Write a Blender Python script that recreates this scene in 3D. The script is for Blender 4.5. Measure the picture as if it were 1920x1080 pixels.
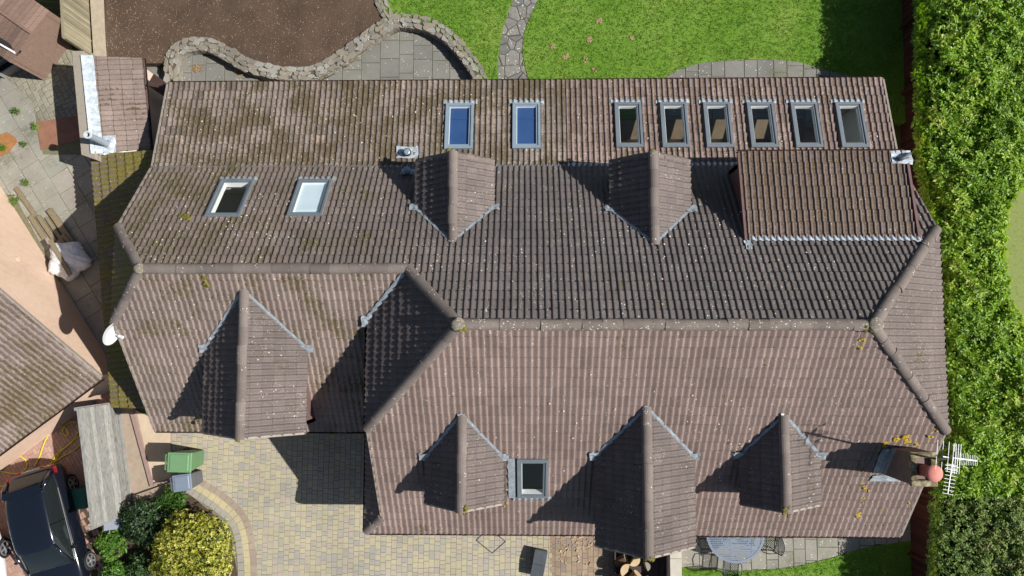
import bpy, bmesh, math, random
import numpy as np
from mathutils import Vector, Matrix, Euler
V = Vector
rng = random.Random(7)
SC = bpy.context.scene
for o in list(bpy.data.objects):
    bpy.data.objects.remove(o)
# ------------------------------------------------------------------ camera, sky, sun
HC = 21.75
F_PX = 1333.0
CR = (0.075, 0.0209, 0.001)
cd = bpy.data.cameras.new('camera')
cam = bpy.data.objects.new('camera', cd)
SC.collection.objects.link(cam)
cam.location = (0, 0, HC)
cam.rotation_euler = CR
cd.sensor_width = 36
cd.lens = 36 * F_PX / 1920
cd.clip_end = 2000
SC.camera = cam
AZ, EL = math.radians(-6.5), math.radians(41.8)
SUN = V((math.cos(AZ) * math.cos(EL), math.sin(AZ) * math.cos(EL), math.sin(EL)))
w = bpy.data.worlds.new('World')
SC.world = w
w.use_nodes = True
wn = w.node_tree
bg = wn.nodes['Background']
sky = wn.nodes.new('ShaderNodeTexSky')
sky.sky_type = 'NISHITA'
sky.sun_disc = False
sky.sun_elevation = EL
sky.sun_rotation = math.radians(90) - AZ
wn.links.new(sky.outputs[0], bg.inputs[0])
bg.inputs[1].default_value = 0.05
sd = bpy.data.lights.new('sun', 'SUN')
sd.energy = 4.75
sd.angle = math.radians(0.5)
sd.color = (1, 0.955, 0.9)
so = bpy.data.objects.new('sun', sd)
SC.collection.objects.link(so)
so.location = SUN * 60
so.rotation_euler = SUN.to_track_quat('Z', 'Y').to_euler()
SC.view_settings.view_transform = 'Standard'
SC.view_settings.look = 'None'
SC.view_settings.gamma = 1
SC.view_settings.exposure = 0.55
try:
    SC.cycles.max_bounces = 6
    SC.cycles.transparent_max_bounces = 12
except Exception:
    pass
# ------------------------------------------------------------------ pixel -> place helpers
CAMR = Euler(CR, 'XYZ').to_matrix()


def ray(px, py):
    return CAMR @ V(((px - 960) / F_PX, -(py - 540) / F_PX, -1))


def P(px, py, z=0.0):
    d = ray(px, py)
    return V((0, 0, HC)) + d * ((z - HC) / d.z)


def PP(px, py, pl):
    p, n = pl
    d = ray(px, py)
    c = V((0, 0, HC))
    return c + d * ((p - c).dot(n) / d.dot(n))


def plane(a, b, c):
    n = (b - a).cross(c - a).normalized()
    if n.z < 0:
        n = -n
    return (a, n)


def off(pl, h):
    return (pl[0] + pl[1] * h, pl[1])


# ------------------------------------------------------------------ objects
def tag(o, label=None, cat=None, group=None, kind=None):
    for k, v in (('label', label), ('category', cat), ('group', group), ('kind', kind)):
        if v:
            o[k] = v
    return o


def wloc(o):
    t = V((0, 0, 0))
    while o:
        t += o.location
        o = o.parent
    return t


def empty(name, loc, label=None, cat=None, group=None, rz=0, parent=None):
    o = bpy.data.objects.new(name, None)
    SC.collection.objects.link(o)
    o.empty_display_size = 0.2
    if parent:
        o.parent = parent
        o.location = V(loc) - wloc(parent)
    else:
        o.location = loc
    o.rotation_euler = (0, 0, rz)
    tag(o, label, cat, group)
    return o


def finish(name, me, mats, parent, local=False, smooth=False, center=True):
    for m in (mats if isinstance(mats, (list, tuple)) else [mats]):
        me.materials.append(m)
    if smooth:
        me.polygons.foreach_set('use_smooth', [True] * len(me.polygons))
    o = bpy.data.objects.new(name, me)
    SC.collection.objects.link(o)
    if parent:
        o.parent = parent
        if not local:
            o.location = -wloc(parent)
    elif center and not local and len(me.vertices):
        co = np.empty(len(me.vertices) * 3)
        me.vertices.foreach_get('co', co)
        co = co.reshape(-1, 3)
        c = (co.min(0) + co.max(0)) / 2
        c[2] = co[:, 2].min()
        co -= c
        me.vertices.foreach_set('co', co.ravel())
        o.location = c
    me.update()
    return o


class MB:
    def __init__(s):
        s.v = []
        s.f = []
        s.m = []
        s.t = []

    def poly(s, pts, m=0, t=0.5):
        n = len(s.v)
        s.v += [tuple(p) for p in pts]
        s.f.append(tuple(range(n, n + len(pts))))
        s.m.append(m)
        s.t.append(t)

    def hexa(s, b, tp, m=0, t=0.5):
        n = len(s.v)
        s.v += [tuple(p) for p in list(b) + list(tp)]
        k = len(b)
        s.f.append(tuple(range(n + k - 1, n - 1, -1)))
        s.f.append(tuple(range(n + k, n + 2 * k)))
        for i in range(k):
            j = (i + 1) % k
            s.f.append((n + i, n + j, n + k + j, n + k + i))
        s.m += [m] * (k + 2)
        s.t += [t] * (k + 2)

    def box(s, c, size, rz=0, m=0, t=0.5, mat=None):
        R = mat if mat else Matrix.Rotation(rz, 3, 'Z')
        hx, hy, hz = size[0] / 2, size[1] / 2, size[2] / 2
        c = V(c)
        q = [(-hx, -hy), (hx, -hy), (hx, hy), (-hx, hy)]
        s.hexa([c + R @ V((x, y, -hz)) for x, y in q], [c + R @ V((x, y, hz)) for x, y in q], m, t)

    def bar(s, a, b, wd, ht, m=0, t=0.5, up=V((0, 0, 1))):
        a, b = V(a), V(b)
        d = (b - a).normalized()
        if abs(d.dot(up)) > 0.99:
            up = V((0, 1, 0))
        x = d.cross(up).normalized() * (wd / 2)
        y = x.cross(d).normalized() * (ht / 2)
        q = [-x - y, x - y, x + y, -x + y]
        s.hexa([a + p for p in q], [b + p for p in q], m, t)

    def tube(s, pts, r, n=8, m=0, t=0.5, cap=True, radii=None):
        pts = [V(p) for p in pts]
        rings = []
        prev = None
        for i, p in enumerate(pts):
            d = (pts[min(i + 1, len(pts) - 1)] - pts[max(i - 1, 0)]).normalized()
            up = V((0, 0, 1)) if abs(d.z) < 0.95 else V((1, 0, 0))
            if prev is not None:
                x = (prev - d * prev.dot(d)).normalized()
            else:
                x = d.cross(up).normalized()
            prev = x
            y = d.cross(x)
            rr = radii[i] if radii else r
            base = len(s.v)
            for k in range(n):
                a = 2 * math.pi * k / n
                s.v.append(tuple(p + (x * math.cos(a) + y * math.sin(a)) * rr))
            rings.append(base)
        for a, b in zip(rings, rings[1:]):
            for k in range(n):
                j = (k + 1) % n
                s.f.append((a + k, b + k, b + j, a + j))
                s.m.append(m)
                s.t.append(t)
        if cap:
            s.f.append(tuple(rings[0] + k for k in range(n)))
            s.f.append(tuple(rings[-1] + k for k in reversed(range(n))))
            s.m += [m, m]
            s.t += [t, t]

    def lathe(s, c, prof, n=20, m=0, t=0.5, axis=None, capb=True, capt=True):
        c = V(c)
        R = axis.to_track_quat('Z', 'Y').to_matrix() if axis else Matrix.Identity(3)
        rings = []
        for r, z in prof:
            rings.append(len(s.v))
            for k in range(n):
                a = 2 * math.pi * k / n
                s.v.append(tuple(c + R @ V((r * math.cos(a), r * math.sin(a), z))))
        for a, b in zip(rings, rings[1:]):
            for k in range(n):
                j = (k + 1) % n
                s.f.append((a + k, a + j, b + j, b + k))
                s.m.append(m)
                s.t.append(t)
        if capb:
            s.f.append(tuple(rings[0] + k for k in reversed(range(n))))
            s.m.append(m)
            s.t.append(t)
        if capt:
            s.f.append(tuple(rings[-1] + k for k in range(n)))
            s.m.append(m)
            s.t.append(t)

    def build(s, name, mats, parent=None, local=False, smooth=False, bevel=0, center=True):
        me = bpy.data.meshes.new(name)
        me.from_pydata(s.v, [], s.f)
        me.polygons.foreach_set('material_index', s.m)
        a = me.attributes.new('tint', 'FLOAT', 'FACE')
        a.data.foreach_set('value', s.t)
        o = finish(name, me, mats, parent, local, smooth, center)
        if bevel:
            b = o.modifiers.new('bevel', 'BEVEL')
            b.width = bevel
            b.segments = 2
            b.limit_method = 'ANGLE'
        return o


# ------------------------------------------------------------------ materials
class NT:
    def __init__(s, name):
        s.mat = bpy.data.materials.new(name)
        s.mat.use_nodes = True
        s.nt = s.mat.node_tree
        s.b = s.nt.nodes['Principled BSDF']
        s.out = s.nt.nodes['Material Output']
        s.co = s.nt.nodes.new('ShaderNodeTexCoord').outputs['Object']

    def put(s, sock, v):
        if isinstance(v, bpy.types.NodeSocket):
            s.nt.links.new(v, sock)
        else:
            if isinstance(v, tuple) and len(v) == 3 and sock.type == 'RGBA':
                v = (*v, 1)
            sock.default_value = v

    def noise(s, sc, det=4, rough=0.6, vec=None, dist=0.0):
        n = s.nt.nodes.new('ShaderNodeTexNoise')
        n.inputs['Scale'].default_value = sc
        n.inputs['Detail'].default_value = det
        n.inputs['Roughness'].default_value = rough
        n.inputs['Distortion'].default_value = dist
        s.put(n.inputs['Vector'], vec or s.co)
        return n.outputs['Fac']

    def voro(s, sc, feat='F1', vec=None, out='Distance', rnd=1.0):
        n = s.nt.nodes.new('ShaderNodeTexVoronoi')
        n.feature = feat
        n.inputs['Scale'].default_value = sc
        n.inputs['Randomness'].default_value = rnd
        s.put(n.inputs['Vector'], vec or s.co)
        return n.outputs[out]

    def mapping(s, scale=(1, 1, 1), rot=(0, 0, 0)):
        n = s.nt.nodes.new('ShaderNodeMapping')
        n.inputs['Scale'].default_value = scale
        n.inputs['Rotation'].default_value = rot
        s.put(n.inputs['Vector'], s.co)
        return n.outputs[0]

    def math(s, op, a, b=0.0, clamp=False):
        n = s.nt.nodes.new('ShaderNodeMath')
        n.operation = op
        n.use_clamp = clamp
        s.put(n.inputs[0], a)
        s.put(n.inputs[1], b)
        return n.outputs[0]

    def step(s, x, lo, hi):
        n = s.nt.nodes.new('ShaderNodeMapRange')
        n.interpolation_type = 'SMOOTHSTEP'
        s.put(n.inputs['Value'], x)
        n.inputs['From Min'].default_value = lo
        n.inputs['From Max'].default_value = hi
        return n.outputs['Result']

    def ramp(s, x, stops):
        n = s.nt.nodes.new('ShaderNodeValToRGB')
        e = n.color_ramp.elements
        while len(e) < len(stops):
            e.new(0.5)
        for el, (p, c) in zip(e, stops):
            el.position = p
            el.color = (*c, 1)
        s.put(n.inputs[0], x)
        return n.outputs[0]

    def mix(s, f, a, b, mode='MIX'):
        n = s.nt.nodes.new('ShaderNodeMix')
        n.data_type = 'RGBA'
        n.blend_type = mode
        s.put(n.inputs[0], f)
        s.put(n.inputs[6], a)
        s.put(n.inputs[7], b)
        return n.outputs[2]

    def attr(s, name):
        n = s.nt.nodes.new('ShaderNodeAttribute')
        n.attribute_name = name
        return n.outputs['Fac']

    def bump(s, h, strength=0.3, dist=0.02):
        n = s.nt.nodes.new('ShaderNodeBump')
        n.inputs['Strength'].default_value = strength
        n.inputs['Distance'].default_value = dist
        s.put(n.inputs['Height'], h)
        s.put(s.b.inputs['Normal'], n.outputs[0])

    def set(s, color=None, rough=0.8, spec=0.3, metal=0.0):
        if color is not None:
            s.put(s.b.inputs['Base Color'], color)
        s.put(s.b.inputs['Roughness'], rough)
        s.b.inputs['Specular IOR Level'].default_value = spec
        s.b.inputs['Metallic'].default_value = metal
        return s.mat


def grey(v):
    return (v, v, v)


def simple(name, c1, c2=None, scale=6, rough=0.7, spec=0.3, metal=0.0, bump=0.15, tint=0.0, c3=None, vec=None):
    n = NT(name)
    c2 = c2 or tuple(min(1, x * 1.25) for x in c1)
    vv = n.mapping(vec) if vec else None
    f = n.noise(scale, 6, 0.65, vv)
    stops = [(0.3, c1), (0.7, c2)]
    if c3:
        stops = [(0.28, c1), (0.5, c2), (0.72, c3)]
    col = n.ramp(f, stops)
    if tint:
        k = n.math('MULTIPLY_ADD', n.attr('tint'), 2 * tint)
        n.nt.nodes[-1].inputs[2].default_value = 1 - tint
        col = n.mix(1.0, col, k, 'MULTIPLY')
    if bump:
        n.bump(n.noise(scale * 6, 4, 0.6, vv), bump, 0.01)
    return n.set(col, rough, spec, metal)


def tile_mat(name, a, b, moss=0.3, mosscol=((0.035, 0.03, 0.008), (0.10, 0.085, 0.02)), lichen=0.5, debris=0.0, gloss=0.62, tint=0.15, odd=0.0, west=0.0):
    n = NT(name)
    t = n.attr('tint')
    pan = n.attr('pan')
    col = n.ramp(n.noise(0.9, 5, 0.6), [(0.3, a), (0.7, b)])
    tv = n.math('MULTIPLY_ADD', t, 2 * tint)
    n.nt.nodes[-1].inputs[2].default_value = 1 - tint
    col = n.mix(1.0, col, tv, 'MULTIPLY')
    # course lines: shade of the lap gaps put into the colour
    col = n.mix(n.step(t, 0.012, 0.0), col, (0.022, 0.019, 0.017))
    gr = n.ramp(n.noise(38, 5, 0.75), [(0.3, grey(0.72)), (0.7, grey(1.3))])
    col = n.mix(1.0, col, gr, 'MULTIPLY')
    col = n.mix(1.0, col, n.ramp(n.noise(0.35, 4, 0.7), [(0.3, grey(0.84)), (0.7, grey(1.12))]), 'MULTIPLY')
    # pinker replacement tiles
    col = n.mix(n.math('MULTIPLY', n.math('GREATER_THAN', t, 0.985), odd), col, (0.30, 0.21, 0.17))
    # moss lives in patches and in the channels
    mn = n.math('ADD', n.noise(1.1, 4, 0.6), n.math('MULTIPLY', n.noise(14, 6, 0.75), 0.9))
    mn = n.math('ADD', mn, n.math('MULTIPLY', pan, 0.16))
    if west:
        # the slope is damper and mossier towards the west end
        sx = n.nt.nodes.new('ShaderNodeSeparateXYZ')
        n.put(sx.inputs[0], n.co)
        wf = n.step(n.math('ADD', sx.outputs[0], n.math('MULTIPLY', n.noise(0.5, 4, 0.7), 5.0)), 2.0, -5.5)
        col = n.mix(n.math('MULTIPLY', wf, 0.8), col, n.mix(1.0, col, (1.42, 1.28, 1.1), 'MULTIPLY'))
        mn = n.math('ADD', mn, n.math('MULTIPLY', wf, west))
    mm = n.step(mn, 1.28 - 0.42 * moss, 1.42 - 0.42 * moss)
    mc = n.ramp(n.noise(30, 4, 0.7), [(0.35, mosscol[0]), (0.68, mosscol[1])])
    col = n.mix(n.math('MULTIPLY', mm, 0.85), col, mc)
    if debris:
        dn = n.math('MULTIPLY', n.step(pan, 0.25, 0.7), n.step(n.noise(11, 6, 0.8), 0.60 - 0.17 * debris, 0.66 - 0.17 * debris))
        dc = n.ramp(n.noise(32, 4, 0.85), [(0.36, (0.018, 0.012, 0.006)), (0.47, (0.06, 0.036, 0.016)), (0.56, (0.12, 0.07, 0.028)), (0.68, (0.30, 0.22, 0.12))])
        col = n.mix(dn, col, dc)
    # small pale lichen spots, a few larger ones
    if lichen:
        d = n.voro(9)
        d2 = n.voro(26)
        g = n.step(n.noise(1.6, 3, 0.6), 0.40, 0.62)
        l1 = n.math('MULTIPLY', n.math('LESS_THAN', d, 0.16), n.math('GREATER_THAN', n.noise(4.4, 2), 0.60 - 0.08 * lichen))
        l1 = n.math('MULTIPLY', l1, n.math('GREATER_THAN', n.noise(0.8, 4, 0.7), 0.48))
        l2 = n.math('MULTIPLY', n.math('LESS_THAN', d2, 0.24), n.math('MULTIPLY', g, n.math('GREATER_THAN', n.noise(11, 2), 0.55 - 0.05 * lichen)))
        col = n.mix(n.math('MULTIPLY', n.math('MAXIMUM', l1, n.math('MULTIPLY', l2, 0.75)), min(1, 0.55 + 0.5 * lichen)), col, (0.52, 0.50, 0.44))
    n.bump(n.noise(60, 5, 0.7), 0.5, 0.012)
    return n.set(col, gloss, 0.35)


M_S = tile_mat('tile_south', (0.185, 0.136, 0.118), (0.225, 0.166, 0.146), 0.12, lichen=0.42)
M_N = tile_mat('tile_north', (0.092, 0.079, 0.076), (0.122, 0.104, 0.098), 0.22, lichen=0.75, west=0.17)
M_NL = tile_mat('tile_north_lower', (0.135, 0.108, 0.092), (0.205, 0.165, 0.14), 0.8, tint=0.42, odd=0.4, mosscol=((0.03, 0.022, 0.008), (0.095, 0.07, 0.022)), lichen=0.55, debris=0.25)
M_NR = tile_mat('tile_north_right', (0.14, 0.102, 0.093), (0.195, 0.146, 0.13), 0.25, tint=0.34, odd=0.55, lichen=0.4, debris=0.75)
M_W = tile_mat('tile_wing', (0.185, 0.143, 0.123), (0.235, 0.183, 0.157), 0.45, mosscol=((0.05, 0.042, 0.012), (0.13, 0.10, 0.03)), lichen=0.5)
M_SHADETILE = tile_mat('tile_shade_toned', (0.11, 0.088, 0.08), (0.138, 0.112, 0.102), 0.15, lichen=0.6)  # light and shade of east and west slopes put in as a darker tile
M_SK = tile_mat('tile_skirt', (0.13, 0.105, 0.085), (0.17, 0.14, 0.11), 0.98, mosscol=((0.075, 0.065, 0.012), (0.27, 0.225, 0.035)), lichen=0.3)
M_OUT = tile_mat('tile_outhouse', (0.19, 0.145, 0.122), (0.25, 0.195, 0.168), 0.3, mosscol=((0.05, 0.035, 0.015), (0.10, 0.07, 0.025)), lichen=0.3)
M_NB = tile_mat('tile_neighbour', (0.16, 0.125, 0.108), (0.215, 0.17, 0.15), 0.72, mosscol=((0.06, 0.04, 0.02), (0.12, 0.09, 0.03)), lichen=0.3)


def ridge_mat(name, a, b, lich):
    n = NT(name)
    col = n.ramp(n.noise(3, 5, 0.65), [(0.3, a), (0.7, b)])
    tv = n.math('MULTIPLY_ADD', n.attr('tint'), 0.3)
    n.nt.nodes[-1].inputs[2].default_value = 0.85
    col = n.mix(1.0, col, tv, 'MULTIPLY')
    col = n.mix(1.0, col, n.ramp(n.noise(45, 4, 0.7), [(0.3, grey(0.75)), (0.7, grey(1.25))]), 'MULTIPLY')
    m = n.math('MULTIPLY', n.step(n.noise(20, 5, 0.75), 0.66 - 0.16 * lich, 0.76 - 0.16 * lich), 0.8)
    col = n.mix(m, col, n.ramp(n.noise(9, 3), [(0.35, (0.06, 0.065, 0.025)), (0.6, (0.17, 0.13, 0.06))]))
    l = n.math('MULTIPLY', n.math('LESS_THAN', n.voro(16), 0.22), n.math('GREATER_THAN', n.noise(5, 2), 0.62 - 0.14 * lich))
    col = n.mix(l, col, (0.6, 0.58, 0.52))
    n.bump(n.noise(50, 5, 0.7), 0.5, 0.012)
    return n.set(col, 0.8, 0.25)


M_RIDGE = ridge_mat('ridge_main', (0.155, 0.13, 0.115), (0.20, 0.168, 0.148), 0.75)
M_HIP = ridge_mat('ridge_hip', (0.135, 0.113, 0.101), (0.175, 0.147, 0.132), 0.2)
M_MORTAR = simple('mortar', (0.22, 0.19, 0.16), (0.32, 0.28, 0.24), 14)


def lead_mat(name, a, b):
    n = NT(name)
    col = n.ramp(n.noise(9, 5, 0.7), [(0.3, a), (0.7, b)])
    n.bump(n.noise(14, 4, 0.6), 0.5, 0.02)
    return n.set(col, 0.5, 0.5, 0.25)


M_LEAD = lead_mat('lead', (0.20, 0.235, 0.265), (0.42, 0.465, 0.50))
M_LEADW = lead_mat('lead_white', (0.28, 0.335, 0.38), (0.56, 0.61, 0.645))
M_APRON = lead_mat('lead_apron', (0.10, 0.115, 0.125), (0.42, 0.45, 0.47))
M_UNDER = simple('roof_lining', (0.78, 0.76, 0.72))
M_FRAME = simple('window_frame_grey', (0.15, 0.18, 0.205), (0.19, 0.22, 0.245), 3, 0.45, 0.5, 0.2, 0.03)
M_FRAMEB = simple('window_frame_blue', (0.22, 0.29, 0.35), (0.27, 0.345, 0.405), 3, 0.4, 0.5, 0.2, 0.03)
M_WHITE = simple('white_paint', (0.72, 0.73, 0.72), (0.8, 0.81, 0.8), 4, 0.5, 0.4, 0, 0.04)
M_RUBBER = simple('black_rubber', (0.012, 0.012, 0.013), (0.025, 0.025, 0.025), 20, 0.75)
M_GUTTER = simple('gutter_brown', (0.045, 0.026, 0.021), (0.075, 0.042, 0.035), 8, 0.45, 0.5)
M_GUTBLK = simple('gutter_black', (0.012, 0.012, 0.013), (0.02, 0.02, 0.022), 8, 0.4, 0.5)
M_FASCIA = simple('fascia_mauve', (0.13, 0.075, 0.07), (0.17, 0.10, 0.095), 5, 0.6)
M_WALL = simple('house_render', (0.50, 0.40, 0.33), (0.58, 0.47, 0.39), 3, 0.9)
M_WOODFL = simple('floor_boards', (0.42, 0.31, 0.17), (0.52, 0.40, 0.24), 5, 0.5, vec=(1, 9, 1))
M_CARPET = simple('carpet_grey', (0.15, 0.19, 0.175), (0.2, 0.24, 0.22), 30, 0.95)
M_BLUE = simple('blind_blue', (0.025, 0.07, 0.20), (0.035, 0.085, 0.23), 1.5, 0.6)
M_BLINDW = simple('blind_white', (0.60, 0.72, 0.80), (0.68, 0.79, 0.86), 2, 0.6)


def glass_mat(name, tint=(0.94, 0.96, 0.95), refl=0.05):
    n = NT(name)
    n.nt.nodes.remove(n.b)
    tr = n.nt.nodes.new('ShaderNodeBsdfTransparent')
    tr.inputs[0].default_value = (*tint, 1)
    gl = n.nt.nodes.new('ShaderNodeBsdfGlossy')
    gl.inputs['Roughness'].default_value = 0.02
    mx = n.nt.nodes.new('ShaderNodeMixShader')
    lw = n.nt.nodes.new('ShaderNodeLayerWeight')
    lw.inputs[0].default_value = 0.35
    f = n.math('ADD', n.math('MULTIPLY', n.math('POWER', lw.outputs['Facing'], 3.0), 0.8), refl, True)
    n.put(mx.inputs[0], f)
    n.put(mx.inputs[1], tr.outputs[0])
    n.put(mx.inputs[2], gl.outputs[0])
    n.put(n.out.inputs[0], mx.outputs[0])
    return n.mat


M_GLASS = glass_mat('glass')

# ------------------------------------------------------------------ tiled slopes
ROLL, GAUGE = 0.15, 0.285
HR = 0.031


PK = 0.72


def prof(fr, pan=0.0):
    # one interlocking wave: a shallow pan, a gentle rise, then a steeper drop on the right
    fr = fr % 1.0
    if fr <= pan:
        return 0.0
    if fr < PK:
        return HR * (1 - math.cos(math.pi * (fr - pan) / (PK - pan))) / 2
    return HR * (1 + math.cos(math.pi * (fr - PK) / (1 - PK))) / 2


def fracs(pan=0.0):
    return [0.0] + ([pan] if pan else []) + [pan + (PK - pan) * t for t in (0.14, 0.3, 0.46, 0.62, 0.78, 0.9, 1.0)] + [PK + (1 - PK) * t for t in (0.2, 0.42, 0.66, 0.84, 1.0)]


class Slope:
    """frame of one roof plane: u along the eaves, v up the slope, n out"""

    def __init__(s, pts):
        s.polys = pts
        a = pts[0]
        n = V((0, 0, 0))
        for i in range(len(a)):
            n += a[i].cross(a[(i + 1) % len(a)])
        n.normalize()
        if n.z < 0:
            n = -n
        s.n = n
        s.v = (V((0, 0, 1)) - n * n.z).normalized()
        s.u = s.v.cross(n).normalized()
        allp = [p for q in pts for p in q]
        s.o = min(allp, key=lambda p: p.z)
        s.pl = (s.o, n)

    def uv(s, p):
        d = p - s.o
        return d.dot(s.u), d.dot(s.v)

    def at(s, u, v, h=0):
        return s.o + s.u * u + s.v * v + s.n * h


def tiles(name, polys, mat, parent, seed=1, holes=(), gauge=GAUGE, phase=0.0, roll=ROLL, v_over=0.05, under=True, panw=0.0, hscale=1.0):
    s = Slope(polys)
    R = random.Random(seed)
    uvs = [s.uv(p) for q in polys for p in q]
    u0, u1 = min(a for a, b in uvs), max(a for a, b in uvs)
    v1 = max(b for a, b in uvs)
    k0, k1 = math.floor((u0 - phase) / (2 * roll)) - 1, math.ceil((u1 - phase) / (2 * roll)) + 1
    nc = math.ceil((v1 + v_over) / gauge)
    vs, fs, tint, pan = [], [], [], []
    lift = 0.044
    FR = fracs(panw)
    uf = FR + [1 + f for f in FR[1:]]
    hs = [hscale * prof(min(f, 0.99999) if f <= 1 else f - 1 if f < 2 else 0.99999, panw) for f in uf]
    nn = len(uf)
    for c in range(nc):
        va = c * gauge - v_over
        vb = va + gauge + 0.03
        for k in range(k0, k1):
            t = min(1, max(0.03, R.gauss(0.5, 0.2)))
            if R.random() < 0.004:
                t = 1.0
            else:
                t = min(t, 0.97)
            dl = R.gauss(0, 0.0025)
            du = R.gauss(0, 0.002)
            dv = R.gauss(0, 0.005) - (R.random() < 0.006) * R.uniform(0.02, 0.05)
            tw = R.gauss(0, 0.002)
            lipw = R.uniform(0.010, 0.020)
            ub = phase + k * 2 * roll + du
            b = len(vs)
            for f, h in zip(uf, hs):
                uu = ub + f * roll
                e = tw * (f - 1)
                vs.append(s.at(uu, va + dv, lift + h + dl + e))
                vs.append(s.at(uu, vb, h))
                vs.append(s.at(uu, va + dv + 0.004, h - 0.006))
                vs.append(s.at(uu, va + dv + lipw, (lift + h + dl + e) * 1.0 - (lift + dl + e) * lipw / (gauge + 0.03)))
                q = max(0.0, min(1.0, 1.15 - h / HR * 1.5))
                pan += [q, q, 1.0, q]
            for i in range(nn - 1):
                p, r = b + 4 * i, b + 4 * (i + 1)
                fs.append((p, r, r + 3, p + 3))
                tint.append(R.uniform(0.003, 0.016))  # dark lip strip, painted shade of the lap
                fs.append((p + 3, r + 3, r + 1, p + 1))
                fs.append((p + 2, r + 2, r, p))
                tint += [t, 0.0]
    me = bpy.data.meshes.new(name)
    me.from_pydata([tuple(x) for x in vs], [], fs)
    at = me.attributes.new('tint', 'FLOAT', 'FACE')
    at.data.foreach_set('value', tint)
    ap = me.attributes.new('pan', 'FLOAT', 'POINT')
    ap.data.foreach_set('value', pan)
    out = bmesh.new()
    tmp = []
    for q in polys:
        bm = bmesh.new()
        bm.from_mesh(me)
        cen = sum(q, V((0, 0, 0))) / len(q)
        for i in range(len(q)):
            a, b2 = q[i], q[(i + 1) % len(q)]
            e = (b2 - a)
            nrm = e.cross(s.n).normalized()
            if nrm.dot(cen - a) > 0:
                nrm = -nrm
            a2 = a
            if abs(nrm.dot(s.v) + 1) < 1e-3:
                a2 = a - s.v * v_over * 1.2
            bmesh.ops.bisect_plane(bm, geom=bm.verts[:] + bm.edges[:] + bm.faces[:], plane_co=a2, plane_no=nrm, clear_outer=True)
        for (ua, ub, va, vb) in holes:
            for (co, no) in ((s.at(ua, 0), s.u), (s.at(ub, 0), s.u), (s.at(0, va), s.v), (s.at(0, vb), s.v)):
                bmesh.ops.bisect_plane(bm, geom=bm.verts[:] + bm.edges[:] + bm.faces[:], plane_co=co, plane_no=no)
            dele = []
            for f in bm.faces:
                fu, fv = s.uv(f.calc_center_median())
                if ua < fu < ub and va < fv < vb:
                    dele.append(f)
            bmesh.ops.delete(bm, geom=dele, context='FACES')
        m2 = bpy.data.meshes.new('tmp')
        bm.to_mesh(m2)
        bm.free()
        out.from_mesh(m2)
        tmp.append(m2)
        if under:
            if not holes:
                cells = [q]
            else:
                cells = []
            for cpoly in cells:
                out.faces.new([out.verts.new(p - s.n * 0.03) for p in cpoly]).material_index = 1
    if under and holes:
        # deck boards around the roof windows
        qs = sorted(holes)
        for q in polys:
            bm = bmesh.new()
            bm.faces.new([bm.verts.new(p - s.n * 0.03) for p in q])
            for (ua, ub, va, vb) in qs:
                for (co, no) in ((s.at(ua, 0), s.u), (s.at(ub, 0), s.u), (s.at(0, va), s.v), (s.at(0, vb), s.v)):
                    bmesh.ops.bisect_plane(bm, geom=bm.verts[:] + bm.edges[:] + bm.faces[:], plane_co=co, plane_no=no)
            dele = []
            for f in bm.faces:
                fu, fv = s.uv(f.calc_center_median())
                if any(ua < fu < ub and va < fv < vb for (ua, ub, va, vb) in qs):
                    dele.append(f)
            bmesh.ops.delete(bm, geom=dele, context='FACES')
            for f in bm.faces:
                f.material_index = 1
            m2 = bpy.data.meshes.new('tmp')
            bm.to_mesh(m2)
            bm.free()
            out.from_mesh(m2)
            tmp.append(m2)
    me2 = bpy.data.meshes.new(name)
    out.to_mesh(me2)
    out.free()
    for m2 in tmp + [me]:
        bpy.data.meshes.remove(m2)
    o = finish(name, me2, [mat, M_UNDER], parent)
    return s, o


def ridge_run(mb, a, b, r=0.122, seg=0.45, R=rng, arc=1.4):
    """overlapping half-round tiles laid from a to b"""
    a, b = V(a), V(b)
    L = (b - a).length
    n = max(1, round(L / seg))
    d = (b - a) / L
    x = d.cross(V((0, 0, 1))).normalized()
    y = x.cross(d).normalized()
    k = 9
    for i in range(n):
        p0, p1 = a + d * (L * i / n), a + d * (L * (i + 1) / n)
        t = R.random()
        r0, r1 = r * (1 + R.uniform(-0.02, 0.03)), r * (1 + R.uniform(-0.04, 0.01))
        sh = y * R.uniform(-0.010, 0.010) + x * R.uniform(-0.010, 0.010)
        base = len(mb.v)
        for p, rr in ((p0, r0), (p1, r1)):
            for j in range(k):
                an = -arc + 2 * arc * j / (k - 1)
                mb.v.append(tuple(p + sh + x * math.sin(an) * rr * 1.06 + y * ((abs(math.cos(an)) ** 1.15) * rr * 0.85 - r * 0.33)))
        for j in range(k - 1):
            mb.f.append((base + j, base + j + 1, base + k + j + 1, base + k + j))
            mb.m.append(0)
            mb.t.append(t)
        for q in (base, base + k):
            mb.f.append(tuple(q + j for j in range(k)))
            mb.m.append(0)
            mb.t.append(t * 0.6)
    return mb


def lead_strip(mb, s, ua, ub, va, vb, h=0.008, jag=0.02, phase=0.0, R=rng, roll=ROLL, lift=0.0):
    """lead dressed over the rolls between va (lower) and vb"""
    n = max(2, int((ub - ua) / roll * 8))
    prev = None
    for i in range(n + 1):
        u = ua + (ub - ua) * i / n
        hh = prof((u - phase) / roll) + h + lift
        v0 = va + jag * (math.sin(u * 37) * 0.5 + R.uniform(-0.5, 0.5)) * 0.7 - jag * (prof((u - phase) / roll) / HR) * 0.6
        cur = (s.at(u, v0, hh + 0.01), s.at(u, (v0 + vb) / 2, hh + 0.014), s.at(u, vb, hh))
        if prev:
            mb.poly([prev[0], cur[0], cur[1], prev[1]])
            mb.poly([prev[1], cur[1], cur[2], prev[2]])
        prev = cur


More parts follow.
